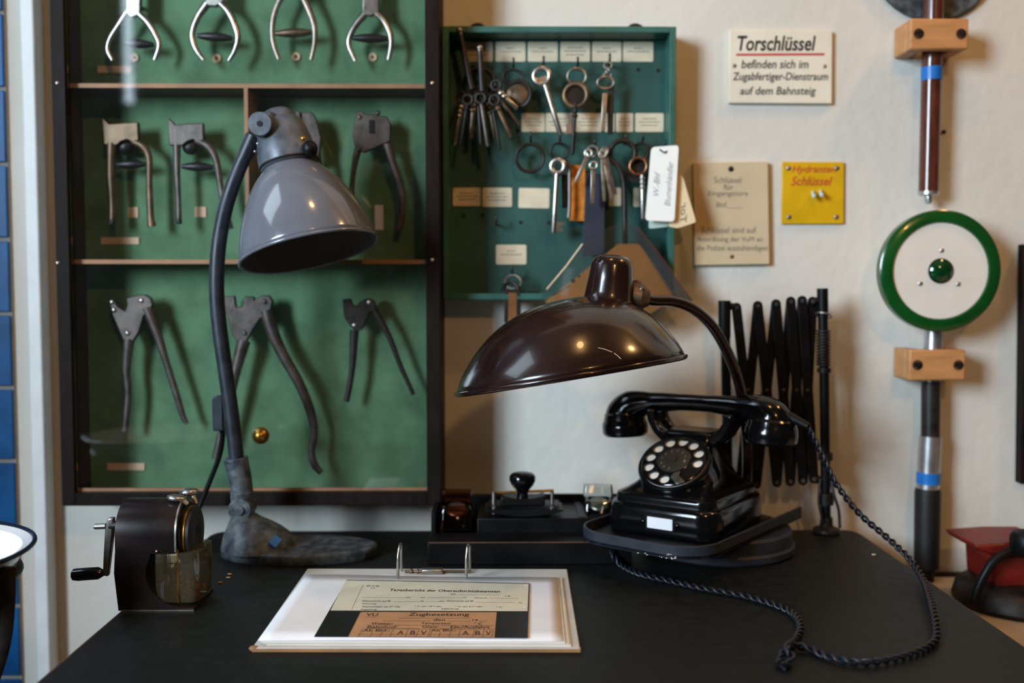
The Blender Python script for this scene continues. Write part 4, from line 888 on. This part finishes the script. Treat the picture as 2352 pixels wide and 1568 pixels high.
# twisted cord
def twist(pts, R=0.0024, r=0.0019, pitch=0.021, n=10, stepl=0.0022):
    P = smooth(pts, n); L = [0]
    for i in range(1, len(P)): L.append(L[-1] + (P[i] - P[i - 1]).length)
    tot = L[-1]; m = int(tot / stepl); Q = []; j = 0
    for i in range(m + 1):
        s_ = tot * i / m
        while j < len(L) - 2 and L[j + 1] < s_: j += 1
        t = (s_ - L[j]) / max(1e-9, L[j + 1] - L[j]); Q.append(P[j].lerp(P[j + 1], min(1, t)))
    mb = MB(); prev = None; fr0 = []
    for i in range(len(Q)):
        t = (Q[min(i + 1, len(Q) - 1)] - Q[max(i - 1, 0)]).normalized()
        if prev is None: h = ez if abs(t.z) < 0.9 else ex; nn = (h - t * h.dot(t)).normalized()
        else: nn = (prev - t * prev.dot(t)).normalized()
        prev = nn; fr0.append((nn, t.cross(nn)))
    for ph0 in (0, pi):
        S = []
        for i, q in enumerate(Q):
            a = ph0 + 2 * pi * (tot * i / m) / pitch; nn, bb = fr0[i]; S.append(q + (nn * cos(a) + bb * sin(a)) * R)
        mb.tube(S, r, 6)
    return mb
zc = TZ + 0.0046
cord1 = [cb, W(1858, 985, cb.y + 0.004), W(1886, 1042, -0.212), W(1920, 1110, -0.208), W(1975, 1180, -0.215), W(2040, 1236, -0.237), W(2090, 1284, -0.272), W(2122, 1335, -0.325), T(2142, 1400, zc + 0.006), T(2150, 1448, zc + 0.002), T(2142, 1476, zc), T(2095, 1500, zc), T(2030, 1516, zc), T(1965, 1520, zc), T(1905, 1508, zc), T(1860, 1490, zc), T(1825, 1482, zc + 0.002), T(1805, 1492, zc + 0.004), T(1793, 1512, zc + 0.001), T(1788, 1526, zc)]
part('handset_cord', twist(cord1), m_cord, ph, sharp=80)
cord2 = [V((0.135, -0.170, 0.7745)), T(1408, 1272, zc + 0.010), T(1425, 1296, zc), T(1470, 1318, zc), T(1540, 1334, zc), T(1620, 1352, zc), T(1700, 1366, zc), T(1770, 1385, zc), T(1820, 1408, zc), T(1838, 1440, zc), T(1826, 1468, zc), T(1808, 1486, zc + 0.009), T(1818, 1508, zc + 0.004), T(1812, 1522, zc), T(1797, 1530, zc)]
part('line_cord', twist(cord2), m_cord, ph, sharp=80)

# telephone tray
TC = V((0.249, -0.152, 0)); tth = radians(39); tx = V((cos(tth), -sin(tth), 0)); ty = V((sin(tth), cos(tth), 0))
def TP(x, y, z): return TC + tx * x + ty * y + V((0, 0, z))
tr = thing('telephone_tray', 'grey-black metal tray with raised rim under the telephone', 'tray', (TC.x, TC.y, 0.7825))
hw_, yf, yb_, rc = 0.089, -0.160, 0.126, 0.048
outl = [(-hw_, yb_)] + [(-hw_ + rc - rc * cos(a), yf + rc - rc * sin(a)) for a in [pi / 2 * k / 8 for k in range(9)]] + [(hw_ - rc + rc * sin(a), yf + rc - rc * cos(a)) for a in [pi / 2 * k / 8 for k in range(9)]] + [(hw_, yb_)]
part('tray_floor', MB().prism([TP(x, min(y, 0.072), 0.7822) for x, y in outl], (0, 0, 0.005)), m_blackmat, tr, bevel=0.0008)
rimm = MB(); t_ = 0.0035
def off(i):
    a = V((*outl[max(i - 1, 0)], 0)); b = V((*outl[min(i + 1, len(outl) - 1)], 0)); d = (b - a).normalized(); return V((-d.y, d.x, 0))
rings = []
for i, (x, y) in enumerate(outl):
    o_ = off(i); ix, iy = x + o_.x * t_, y + o_.y * t_
    rings.append([TP(x, y, 0.782), TP(x, y, 0.7975), TP(ix, iy, 0.7975), TP(ix, iy, 0.782)])
rimm.loft(rings)
part('tray_rim', rimm, m_trayp, tr, sharp=40, bevel=0.0008)
chip = MB()
for k in range(26):
    i = 9.3 + random.random() * 2.6; j = int(i); f = i - j
    x = outl[j][0] * (1 - f) + outl[j + 1][0] * f; y = outl[j][1] * (1 - f) + outl[j + 1][1] * f; o_ = off(j)
    c = TP(x - o_.x * 0.0004, y - o_.y * 0.0004, 0.7825 + random.random() ** 2 * 0.006); chip.ball(c, 0.0004 + random.random() * 0.0007, (1.4, 1.4, 0.7), 7, 5)
part('paint_chips', chip, m_board, tr, label='pale chipped paint along the front corner')

# ================================================================ scissor arm
ys = -0.060
sa = thing('scissor_arm', 'black folding scissor arm on an upright post at the back edge of the table', 'telephone arm', tuple(W(1897, 1216, ys)))
tops = [(1692, 706), (1741, 702), (1783, 698), (1817, 692), (1843, 690), (1867, 692)]
bots = [(1702, 1100), (1738, 1112), (1785, 1108), (1816, 1106), (1845, 1104), (1870, 1100)]
def sbar(a, b, Y):
    A, B = W(*a, Y), W(*b, Y); d = (B - A).normalized(); sx = d.cross(V((0, 1, 0))).normalized(); r = 0.0066; pts = []
    for c, sg in ((A, -1), (B, 1)):
        base = math.atan2(d.z, d.x) + (pi / 2 if sg < 0 else -pi / 2)
        for k in range(9):
            an = base + pi * k / 8; pts.append(c + V((cos(an), 0, sin(an))) * r)
    return MB().prism(pts, (0, 0.0032, 0))
for i in range(5): part('scissor_bar', sbar(tops[i], bots[i + 1], ys - 0.0036), m_blackmat, sa, bevel=0.0006)
for i in range(5): part('scissor_bar', sbar(bots[i], tops[i + 1], ys + 0.0004), m_blackmat, sa, bevel=0.0006)
m_rivet = MAT('brown_rivet', (62, 48, 32), 0.45, 0.7)
for i in range(6):
    for p in (tops[i], bots[i]): part('rivet', MB().cyl(W(*p, ys - 0.0052), W(*p, ys + 0.005), 0.0028, n=12), m_dkiron if p[1] < 900 else m_rivet, sa)
for i in range(5):
    m_ = ((tops[i][0] + bots[i + 1][0] + bots[i][0] + tops[i + 1][0]) / 4, 897); part('rivet', MB().ball(W(*m_, ys - 0.0038), 0.0030, (1, 0.6, 1), 12, 8), m_rivet, sa)
part('end_rod', MB().tube([W(1664, 690, ys), W(1664, 775, ys), W(1666, 776, ys), W(1672, 1085, ys)], [0.0085, 0.0085, 0.0066, 0.0066], 16).tube([W(1664, 700, ys), W(1692, 706, ys)], 0.005, 10), m_blackmat, sa)
part('end_rod_clamp', MB().tube([W(1674, 1075, ys), W(1690, 1118, ys - 0.004), V((0.335, -0.072, 0.786))], 0.0055, 12), m_blackmat, sa)
yp_ = ys - 0.002
part('post', MB().tube([W(1889, 662, yp_), W(1890, 728, yp_)], 0.0075, 16).tube([W(1890, 728, yp_), W(1893, 846, yp_), W(1897, 1196, yp_)], 0.0066, 16), m_blackmat, sa)
sp = MB()
for k in range(12): sp.torus(W(1891, 760 + k * 7, yp_), 0.0088, 0.0014, (0, 0, 1), 18, 6, up=(1, 0, 0))
part('spring', sp, m_dkiron, sa)
for x, y0, y1, r in ((1893, 845, 855, 0.0095), (1896, 1040, 1056, 0.0098), (1897, 1132, 1158, 0.0105)): part('collar', MB().tube([W(x, y0, yp_), W(x, y1, yp_)], r, 16), m_dkiron, sa)
part('wire_ring', MB().torus(W(1892, 724, yp_ - 0.002), 0.0105, 0.0011, (0.3, 0.3, 1), 20, 6).tube([W(1902, 722, yp_ - 0.004), W(1912, 716, yp_ - 0.006)], 0.0011, 6), m_steel, sa)
part('post_bracket', MB().tube([W(1867, 692, ys), W(1889, 690, yp_)], 0.0055, 10).tube([W(1870, 1100, ys), W(1895, 1104, yp_)], 0.0055, 10), m_blackmat, sa)
pf = W(1898, 1215, yp_)
part('post_foot', MB().lathe([(0.017, 0), (0.019, 0.002), (0.018, 0.006), (0.009, 0.010), (0.008, 0.022)], Matrix.Translation((pf.x, pf.y, TZ + 0.0003)), 24), m_dkiron, sa)
part('brace_wire', MB().tube(smooth([W(1908, 1085, yp_ - 0.004), W(1914, 1130, yp_ - 0.01), W(1926, 1170, yp_ - 0.012), W(1929, 1212, yp_ - 0.012)], 5), 0.0022, 8).tube(smooth([W(1884, 1100, yp_ - 0.006), W(1880, 1150, yp_ - 0.01), W(1890, 1200, yp_ - 0.012)], 5), 0.0018, 8), m_dkiron, sa)

# ================================================================ inkstand with two inkwells and a blotter
ix0, ix1 = -0.0915, 0.158; iyf = -0.216
ink = thing('inkstand', 'black wooden inkstand tray with raised back, between the two lamps', 'inkstand', ((ix0 + ix1) / 2, -0.13, TZ))
part('pen_ledge', MB().box2((ix0, iyf, TZ + 0.0003), (ix1, iyf + 0.048, TZ + 0.028)), m_blackmat, ink, bevel=0.0012)
edge_z = TZ + 0.028
part('worn_edge', MB().tube([(ix0 + 0.002, iyf + 0.0005, edge_z - 0.0004), (ix1 - 0.002, iyf + 0.0005, edge_z - 0.0004)], 0.0008, 6), m_edge, ink, label='rubbed brown front edge')
yr0 = iyf + 0.0485
xa = W(1096, 1220, yr0).x; xb = W(1352, 1220, yr0).x
part('raised_block', MB().box2((xa, yr0, TZ + 0.0003), (xb, -0.062, TZ + 0.046)), m_blackmat, ink, bevel=0.0012)
part('side_wall', MB().box2((ix0 + 0.001, yr0, TZ + 0.0003), (ix0 + 0.007, -0.062, TZ + 0.054)).box2((ix0 + 0.0075, -0.068, TZ + 0.0003), (ix1, -0.062, TZ + 0.056)).box2((ix1 - 0.008, -0.104, TZ + 0.0003), (ix1, -0.0685, TZ + 0.054)), m_blackmat, ink, bevel=0.0008)
part('well_floor', MB().box2((ix0 + 0.0075, yr0, TZ + 0.0003), (xa - 0.0005, -0.0685, TZ + 0.010)).box2((xb + 0.0005, yr0, TZ + 0.0003), (ix1 - 0.0085, -0.0685, TZ + 0.010)), m_blackmat, ink)
bk = W(1331, 1180, -0.10)
part('grey_divider', MB().box2((xb - 0.012, yr0 + 0.004, TZ + 0.046), (xb - 0.004, -0.075, TZ + 0.0475)), m_trayp, ink)
def inkwell(px, mat, label, yc=-0.135):
    c = W(px, 1200, yc); z = TZ + 0.0102; hw = 0.0205
    t = thing('inkwell', label, 'inkwell', (c.x, yc, z), 'glass inkwells in the inkstand')
    sq = lambda h, zz, r=0.005: [V((c.x + x, yc + y, zz)) for x, y in rrect(h, h, r, 4)]
    part('glass_body', MB().loft([sq(hw, z), sq(hw, z + 0.042), sq(hw - 0.003, z + 0.048), sq(hw - 0.007, z + 0.048, 0.004), sq(hw - 0.010, z + 0.020, 0.004)]), mat, t, sharp=35)
    li = MB().lathe([(0.0135, 0), (0.0145, 0.0012), (0.0135, 0.003), (0.001, 0.0042)], mat_z((0.05, -0.45, 1), (c.x, yc - 0.003, z + 0.040)), 28)
    part('lid', li, m_nickel, t, label='round metal lid')
    part('lid_knob', MB().ball((c.x + 0.003, yc - 0.018, z + 0.033), 0.0035), m_copper, t)
    part('glass_cover', MB().loft([[V((c.x + x, yc + 0.012 + y, z + 0.0505)) for x, y in rrect(0.020, 0.010, 0.004, 4)], [V((c.x + x * 0.95, yc + 0.012 + y, z + 0.062 + 0.002 * cos(x * 300))) for x, y in rrect(0.020, 0.008, 0.004, 4)]]), mat, t, sharp=40)
inkwell(1049, m_amber, 'reddish amber glass inkwell with metal lid at the left end of the inkstand')
inkwell(1375, m_clear, 'clear glass inkwell half hidden behind the telephone', -0.105)
# rocker blotter
yb = -0.142; zb0 = TZ + 0.0463
bt = thing('rocker_blotter', 'black rocker blotter with round knob and brass cross bars on the inkstand', 'blotter', (W(1200, 1190, yb).x, yb, zb0))
def BW(x, y, dy=0): return W(x, y, yb + dy)
kn = BW(1200, 1104)
kk = mpx(yb)
part('knob', MB().lathe([(30 * kk * q, zz * kk) for q, zz in ((0.55, -46), (0.45, -38), (0.42, -28), (0.55, -20), (0.85, -9), (1.02, 2), (1.0, 12), (0.8, 18), (0.4, 21), (0.02, 21.5))], Matrix.Translation(kn), 32), m_black, bt, sharp=60)
part('block', MB().prism([BW(x, y, -0.014) for x, y in ((1150, 1140), (1184, 1146), (1220, 1146), (1252, 1139), (1252, 1163), (1150, 1164))], (0, 0.028, 0)), m_blackmat, bt, bevel=0.002)
part('top_plate', MB().box2(BW(1122, 1160, -0.016), (BW(1284, 1160).x, yb + 0.016, BW(1200, 1154).z)), m_blackmat, bt, bevel=0.0012)
part('cross_bar', MB().tube([BW(1130, 1132), BW(1272, 1126)], 0.0018, 10), m_brass, bt, label='brass cross bar')
for px in (1134, 1268): 
    part('side_pin', MB().tube([BW(px, 1130, -0.004), BW(px, 1158, -0.004)], 0.0026, 10), m_nickel, bt)
for px in (1135, 1268):
    sp = MB()
    for k in range(5): sp.torus(BW(px, 1162 + k * 4, -0.012), 0.0028, 0.0008, (0, 0, 1), 12, 6, up=(1, 0, 0))
    part('spring', sp, m_nickel, bt)
roc = MB(); pr = []
xc0, xc1 = BW(1114, 1185).x, BW(1292, 1185).x; n = 16
for k in range(n + 1):
    t = k / n; x = xc0 + (xc1 - xc0) * t; z = zb0 + 0.0006 + 0.0075 * (2 * t - 1) ** 2
    pr.append(V((x, yb - 0.022, z)))
for k in range(n, -1, -1):
    t = k / n; pr.append(V((xc0 + (xc1 - xc0) * t, yb - 0.022, zb0 + 0.0100)))
part('rocker', MB().prism(pr, (0, 0.044, 0)), m_blackmat, bt, bevel=0.0008)

# ================================================================ ring binder
bz0 = TZ + 0.0004; bt0 = bz0 + 0.0034
q = [T(578, 1488, bt0), T(1333, 1489, bt0), T(1303, 1306, bt0), T(706, 1305, bt0)]
rbn = thing('ring_binder', 'open flat ring binder board with white sleeved sheets in front on the dark table', 'binder', (sum(p.x for p in q) / 4, sum(p.y for p in q) / 4, bz0))
def quad(Q): return lambda u, v: (Q[0] * (1 - u) + Q[1] * u) * (1 - v) + (Q[3] * (1 - u) + Q[2] * u) * v
part('board', MB().prism([V((p.x, p.y, bz0)) for p in q], (0, 0, 0.0034)), m_board, rbn, bevel=0.0012)
qe = quad(q)
part('board_edge', MB().prism([V((qe(u, v).x, qe(u, v).y, bz0 + 0.0001)) for u, v in ((0.0, -0.004), (1.0, -0.004), (1.003, 0.02), (-0.003, 0.02))], (0, 0, 0.0028)).ball(qe(0.004, 0.012) - V((0, 0, 0.0012)), 0.0032, (1.4, 1.4, 0.7)), m_card, rbn, label='worn brown front edge of the board')
zl = bt0
for k, (Q, m) in enumerate((([(612, 1481), (1312, 1485), (1292, 1328), (715, 1320)], m_white), ([(604, 1479), (1308, 1480), (1290, 1327), (710, 1320)], m_form), ([(598, 1475), (1298, 1477), (1283, 1326), (706, 1319)], m_white))):
    zz = zl + 0.0004 + k * 0.0009
    part('sheet', MB().prism([T(x, y, zz) for x, y in Q], (0, 0, 0.0006)), m, rbn)
zt = zl + 0.0004 + 3 * 0.0009
Q = [T(592, 1471, zt), T(1293, 1472, zt), T(1281, 1326, zt), T(703, 1319, zt)]; qf = quad(Q)
# top sheet with a slight wave
n, mm = 24, 8; vs = []; fs = []
for j in range(mm + 1):
    for i in range(n + 1):
        u, v = i / n, j / mm; p = qf(u, v); vs.append(p + V((0, 0, 0.0006 * sin(u * 5.0 + v * 2) * (u * (1 - u)) * 4 + 0.0004)))
for j in range(mm):
    for i in range(n): a = j * (n + 1) + i; fs.append((a, a + 1, a + n + 2, a + n + 1))
ts = part('top_sheet', MB().add(vs, fs), m_white, rbn, sharp=80, label='white printed sheet on top'); ts.modifiers.new('thickness', 'SOLIDIFY').thickness = 0.0003
zp = zt + 0.0014
def PQ(Q, dz=0): return quad([T(x, y, zp + dz) for x, y in Q])
def flatp(Q, m, name, dz, lab=None): return part(name, MB().prism([T(x, y, zp + dz) for x, y in Q], (0, 0, 0.0001)), m, ts, label=lab)
flatp([(721, 1462), (1212, 1465), (1216, 1339), (797, 1331)], m_blackprint, 'black_panel', 0, 'black printed panel')
Qc = [(759, 1401.5), (1211.5, 1403), (1214.5, 1340.5), (794.5, 1332.5)]
flatp(Qc, m_form, 'cream_form', 0.0002, 'cream printed form')
Qb = [(800, 1462), (1135.5, 1464), (1141, 1405.5), (828.5, 1405)]
flatp(Qb, m_browncard, 'brown_form', 0.0002, 'brown printed form')
fc = PQ(Qc, 0.0004); tx_ = MB()
def tx(f, mb, s, u0, u1, v0, v1, **kw): return text_uv(mb, s, u0, v0, u1, v1, lambda x, y: f(x, y), **kw)
tx(fc, tx_, 'Tagesbericht der Oberaufsichtsbeamten', 0.26, 0.85, 0.625, 0.73, bold=0.02)
tx(fc, tx_, 'RVR', 0.13, 0.20, 0.79, 0.84); tx(fc, tx_, 'U', 0.155, 0.175, 0.72, 0.76)
for (s, u0, u1, v0, v1) in (('den', 0.59, 0.62, 0.555, 0.59), ('19', 0.88, 0.905, 0.50, 0.54), ('von', 0.36, 0.385, 0.42, 0.45), ('bis', 0.44, 0.46, 0.42, 0.45), ('Uhr', 0.66, 0.68, 0.44, 0.47), ('Dienst Nr.', 0.72, 0.79, 0.43, 0.46), ('Dienstantritt auf Bf.', 0.14, 0.29, 0.285, 0.33), ('von', 0.44, 0.46, 0.30, 0.33), ('Uhr', 0.54, 0.57, 0.30, 0.335), ('Dienstende auf Bf.', 0.58, 0.72, 0.31, 0.355), ('Uhr', 0.95, 0.975, 0.27, 0.30),
                        ('Witterung:', 0.145, 0.22, 0.19, 0.235), ('Thermometer: um 7\u00ba\u00ba Uhr', 0.15, 0.35, 0.10, 0.145), ('\u00b0 C, um 14\u00ba\u00ba Uhr', 0.42, 0.56, 0.12, 0.165), ('\u00b0 C, um 21\u00ba\u00ba Uhr', 0.63, 0.77, 0.12, 0.165), ('\u00b0 C', 0.84, 0.87, 0.11, 0.15), ('Zugleitung:', 0.15, 0.235, 0.01, 0.055), ('Zugf\u00f6rderung:', 0.56, 0.65, 0.04, 0.085)):
    tx(fc, tx_, s, u0, u1, v0, v1, bold=0.01)
part('lettering', tx_, m_ink, ts)
ln = MB()
def line(f, mb, u0, v0, u1, v1, w=0.006, vert=False):
    if vert: mb.add([f(u0 - w, v0), f(u0 + w, v0), f(u1 + w, v1), f(u1 - w, v1)], [(0, 1, 2, 3)])
    else: mb.add([f(u0, v0 - w), f(u1, v1 - w), f(u1, v1 + w), f(u0, v0 + w)], [(0, 1, 2, 3)])
for (u0, u1, v) in ((0.13, 0.36, 0.42), (0.47, 0.66, 0.43), (0.80, 0.95, 0.44), (0.30, 0.44, 0.29), (0.47, 0.54, 0.30), (0.73, 0.93, 0.29), (0.63, 0.85, 0.555)): line(fc, ln, u0, v, u1, v + 0.005, 0.004)
line(fc, ln, 0.105, 0.03, 0.105, 0.86, 0.001, True)
part('ruled_lines', ln, m_fade, ts)
fb_ = PQ(Qb, 0.0004); tb_ = MB()
for (s, u0, u1, v0, v1) in (('VU', 0.05, 0.135, 0.83, 0.95), ('Zugbesetzung', 0.36, 0.80, 0.80, 0.97), ('den', 0.55, 0.635, 0.63, 0.73), ('19', 0.83, 0.87, 0.63, 0.71), ('Wetter:', 0.115, 0.27, 0.475, 0.57), ('Temperatur', 0.47, 0.685, 0.48, 0.58), ('\u00b0 C', 0.845, 0.905, 0.48, 0.58), ('Bahnhof:', 0.10, 0.31, 0.335, 0.435),
                        ('Gleis:', 0.485, 0.60, 0.355, 0.45), ('Ein-/Ausfahrt', 0.685, 0.96, 0.34, 0.46), ('Ab Bhf.:', 0.08, 0.265, 0.20, 0.30), ('A', 0.325, 0.37, 0.10, 0.25), ('B', 0.415, 0.45, 0.10, 0.25), ('V', 0.485, 0.53, 0.10, 0.25), ('Ab Bhf.:', 0.555, 0.725, 0.22, 0.31), ('A', 0.775, 0.82, 0.10, 0.25), ('B', 0.865, 0.90, 0.10, 0.25), ('V', 0.935, 0.975, 0.10, 0.25)):
    tx(fb_, tb_, s, u0, u1, v0, v1, bold=0.012)
part('lettering', tb_, m_ink, ts)
ln = MB()
for (u0, u1, v) in ((0.30, 0.82, 0.745), (0.05, 0.14, 0.79), (0.19, 0.53, 0.625), (0.65, 0.82, 0.625), (0.88, 0.94, 0.625), (0.08, 0.99, 0.455), (0.32, 0.46, 0.33), (0.61, 0.68, 0.33), (0.08, 0.985, 0.31), (0.055, 0.985, 0.02), (0.055, 0.985, 0.10)): line(fb_, ln, u0, v, u1, v, 0.005)
for u in (0.07, 0.285, 0.39, 0.465, 0.545, 0.56, 0.755, 0.855, 0.92, 0.985, 0.15, 0.215, 0.62, 0.69): line(fb_, ln, u - 0.003, 0.02, u + 0.003, 0.30 if u not in (0.15, 0.215, 0.62, 0.69) else 0.20, 0.0016, True)
part('ruled_lines', ln, m_ink, ts)
part('punch_hole', MB().disc(PQ(Qc, 0.0004)(0.985, 0.14), 0.0018, (0, 0, 1), 0.0001, 16).disc(PQ(Qc, 0.0004)(0.985, 0.93), 0.0018, (0, 0, 1), 0.0001, 16), m_white, ts)
# ring mechanism
zk = bt0 + 0.0002
for px in (914, 1071):
    a = T(px, 1326, zt + 0.001); b = T(px + 8, 1311, zk)
    h = 0.0345
    pts = [a, a + V((0, 0, h * 0.55)), a + V((0.0008, 0.003, h * 0.86)), a + V((0.0016, 0.008, h)), b + V((0, -0.006, h * 0.98)), b + V((0, 0, h * 0.85)), b + V((0, 0, h * 0.4)), b]
    part('ring', MB().tube(smooth(pts, 5), 0.0017, 10), m_nickel, rbn)
ma, mb2 = T(930, 1312, zk + 0.002), T(1082, 1312, zk + 0.002)
part('mechanism_rod', MB().tube([ma, ma.lerp(mb2, 0.2), ma.lerp(mb2, 0.22), ma.lerp(mb2, 0.5), mb2], [0.0016, 0.0016, 0.0024, 0.0016, 0.0018], 10).ball(ma.lerp(mb2, 0.1), 0.003).ball(ma.lerp(mb2, 0.2), 0.0027), m_bronze, rbn)
c = T(993, 1311, zk + 0.003)
part('mechanism_plate', MB().box(c, (0.024, 0.010, 0.006)), m_nickel, rbn, bevel=0.0012)

# ================================================================ pencil sharpener
yS = -0.352
SH = thing('pencil_sharpener', 'dark brown crank pencil sharpener with clear shavings drawer at the left table corner', 'pencil sharpener', (W(350, 1410, yS).x, yS, TZ))
yfS = -0.386; ybS = -0.318; rS = (ybS - yfS) / 2
xl, xr_, xr2 = W(262, 1250, yfS).x, W(402, 1250, yfS).x, W(443, 1250, yfS).x
zt_ = W(330, 1143, yS).z; zmid = W(330, 1272, yfS).z
zs = zt_ - rS * 1.0
def arch(x, zlow, sc=1.0):
    pts = [V((x, yS - rS * sc, zlow)), V((x, ybS - (1 - sc) * rS, zlow))] + [V((x, yS + rS * sc * cos(a), zs + rS * sc * sin(a))) for a in [pi * k / 20 for k in range(21)]]
    return pts
ub = MB().loft([arch(xl + 0.008, zmid, 0.88), arch(xl + 0.003, zmid, 0.96), arch(xl + 0.0008, zmid, 1.0), arch(xr_ - 0.004, zmid, 1.0), arch(xr_, zmid, 0.97)])
part('housing', ub, m_sharp, SH, sharp=50)
# lower body with the round cut for the drawer
xcut = W(418, 1330, yfS).x; zcut = W(400, 1318, yfS).z; rcut = (W(418, 1330, yfS).x - W(334, 1330, yfS).x)
zfl = W(330, 1392, yfS).z
pl = [V((xl + 0.003, yfS, TZ + 0.0004)), V((xr2, yfS, TZ + 0.0004)), V((xr2, yfS, zfl - 0.002))]
for k in range(15):
    a = radians(-90 - 120 * k / 14); pl.append(V((xcut + rcut * cos(a), yfS, max(zfl - 0.002, zcut + rcut * 0.92 * sin(a)))))
pl += [V((pl[-1].x, yfS, zmid)), V((xl + 0.0005, yfS, zmid)), V((xl - 0.0008, yfS, (zmid + TZ) / 2 + 0.01))]
part('lower_body', MB().prism(pl, (0, ybS - yfS, 0)), m_sharp, SH)
part('base_line', MB().box2((xl + 0.006, yfS - 0.0012, TZ + 0.0002), (xr2, yfS, TZ + 0.0014)), m_steel, SH)
# drawer
dx0, dx1 = W(350, 1330, yfS).x, W(453, 1330, yfS).x
dz0, dz1 = zfl, W(400, 1270, yfS).z - 0.0005
dr = MB()
def dq(zz, i=0): return [V((x, y, zz)) for x, y in rrect((dx1 - dx0) / 2 - i, 0.0285 - i, 0.008, 5, (dx0 + dx1) / 2, yS - 0.003)]
dr.loft([dq(dz0, 0.004), dq(dz0 + 0.003, 0.0008), dq(dz0 + 0.02), dq(dz1)])
part('drawer', dr, m_drawer, SH, sharp=40, label='clear shavings drawer')
rb_ = MB()
for k in range(8):
    x = W(377 + k * 4, 1300, yfS + 0.003).x; rb_.tube([(x, yS - 0.0318, dz0 + 0.004), (x, yS - 0.0318, dz1 - 0.003)], 0.0006, 6)
part('drawer_ribs', rb_, m_drawer, SH)
part('drawer_edge', MB().tube([(W(407, 1300, yfS).x, yS - 0.0315, dz0 + 0.003), (W(407, 1300, yfS).x, yS - 0.0315, dz1 + 0.004)], 0.0011, 8), m_brass, SH)
ch = MB()
for k in range(150):
    u = random.random(); x = dx0 + 0.006 + u * (dx1 - dx0 - 0.012); y = yS - 0.028 + random.random() * 0.05
    z = dz0 + 0.003 + random.random() * (0.030 * (1 - u) + 0.006)
    R = Matrix.Rotation(random.random() * 6, 3, (random.random() - .5, random.random() - .5, random.random() + .01))
    ch.box((x, y, z), (0.003 + random.random() * 0.003, 0.0022, 0.0005), R)
part('shavings', ch, m_shav, SH, kind='stuff', label='brown wood shavings in the drawer')
# front ring, cutter plate, clamping levers
xf = xr_
def Mx(x, z=None): return mat_z((1, 0, 0), (x, yS, zs if z is None else z), (0, 0, 1))
part('chrome_band', MB().loft([arch(xf - 0.0005, zmid + 0.002, 1.035), arch(xf + 0.0015, zmid + 0.002, 1.035)]), m_nickel, SH, sharp=40)
part('front_collar', MB().lathe([(rS * 0.97, 0.001), (rS * 0.97, 0.004), (rS * 0.92, 0.0052), (rS * 0.8, 0.0055), (0.001, 0.0055)], Mx(xf, zs - 0.004), 40), m_blackmat, SH)
part('brass_ring', MB().lathe([(rS * 0.87, 0.005), (rS * 0.87, 0.0075), (rS * 0.82, 0.008), (0.001, 0.008)], Mx(xf, zs - 0.004), 40), m_brass, SH)
part('cutter_plate', MB().lathe([(rS * 0.84, 0.0078), (rS * 0.84, 0.0115), (rS * 0.78, 0.0125), (rS * 0.25, 0.0125), (rS * 0.2, 0.0112), (0.001, 0.0112)], Mx(xf, zs - 0.004), 40), m_dkiron, SH)
part('rivet', MB().ball(W(360, 1266, yfS - 0.0004), 0.0016), m_nickel, SH)
for (px, py, Y, tip) in ((1, 0, 0, 0),):
    pa = W(405, 1143, yS - 0.010); pb = W(434, 1129, yS + 0.012)
    part('clamp_lever', MB().ball(pa, 0.0105, (1, 0.7, 0.36), 20, 10, Matrix.Rotation(radians(6), 3, 'Y')).tube([pa + V((0.007, 0, -0.002)), V((xf + 0.006, yS - 0.010, zs + rS * 0.85))], 0.0026, 8), m_nickel, SH)
    part('clamp_lever', MB().ball(pb, 0.0105, (1, 0.8, 0.42), 20, 10, Matrix.Rotation(radians(-4), 3, 'Y')).tube([pb + V((0.004, 0, -0.002)), V((xf + 0.010, yS + 0.008, zs + rS * 0.75))], 0.0026, 8), m_nickel, SH)
# crank
yk = yS - 0.012
ka, kb2 = W(250, 1196, yk), W(241, 1318, yk)
part('crank_arm', MB().prism([W(x, y, yk - 0.004) for x, y in ((246, 1190), (260, 1189), (258, 1230), (247, 1325), (235, 1322), (236, 1290), (240, 1215))], (0, 0.008, 0)), m_nickel, SH, bevel=0.0016)
part('crank_axle', MB().tube([W(253, 1206, yk), W(285, 1206, yk)], 0.005, 14), m_dkiron, SH)
part('crank_pin', MB().tube([W(216, 1209, yk), W(218, 1209, yk), W(243, 1208, yk)], [0.002, 0.0031, 0.0031], 12), m_nickel, SH)
part('crank_handle', MB().tube([W(166, 1319, yk), W(169, 1319, yk), W(180, 1319, yk), W(226, 1316, yk), W(238, 1315, yk)], [0.0045, 0.0062, 0.0068, 0.0066, 0.0035], 20), m_black, SH)

# crumbs on the table top
for i, (px, py, lab) in enumerate(((527, 1318, 'pale wood crumb lying nearest the cast foot of the grey lamp'), (524, 1326, 'pale wood crumb just in front of the cast lamp foot'), (506, 1337, 'reddish wood crumb between sharpener and cast lamp foot'), (2007, 1273, 'pale paint flake on the right half of the dark table top'))):
    p = T(px, py, TZ + 0.001)
    solo('crumb', MB().ball(p, 0.0022, (1.3, 0.8, 0.4), 7, 5), m_card if i == 2 else m_paper, lab, 'crumb')
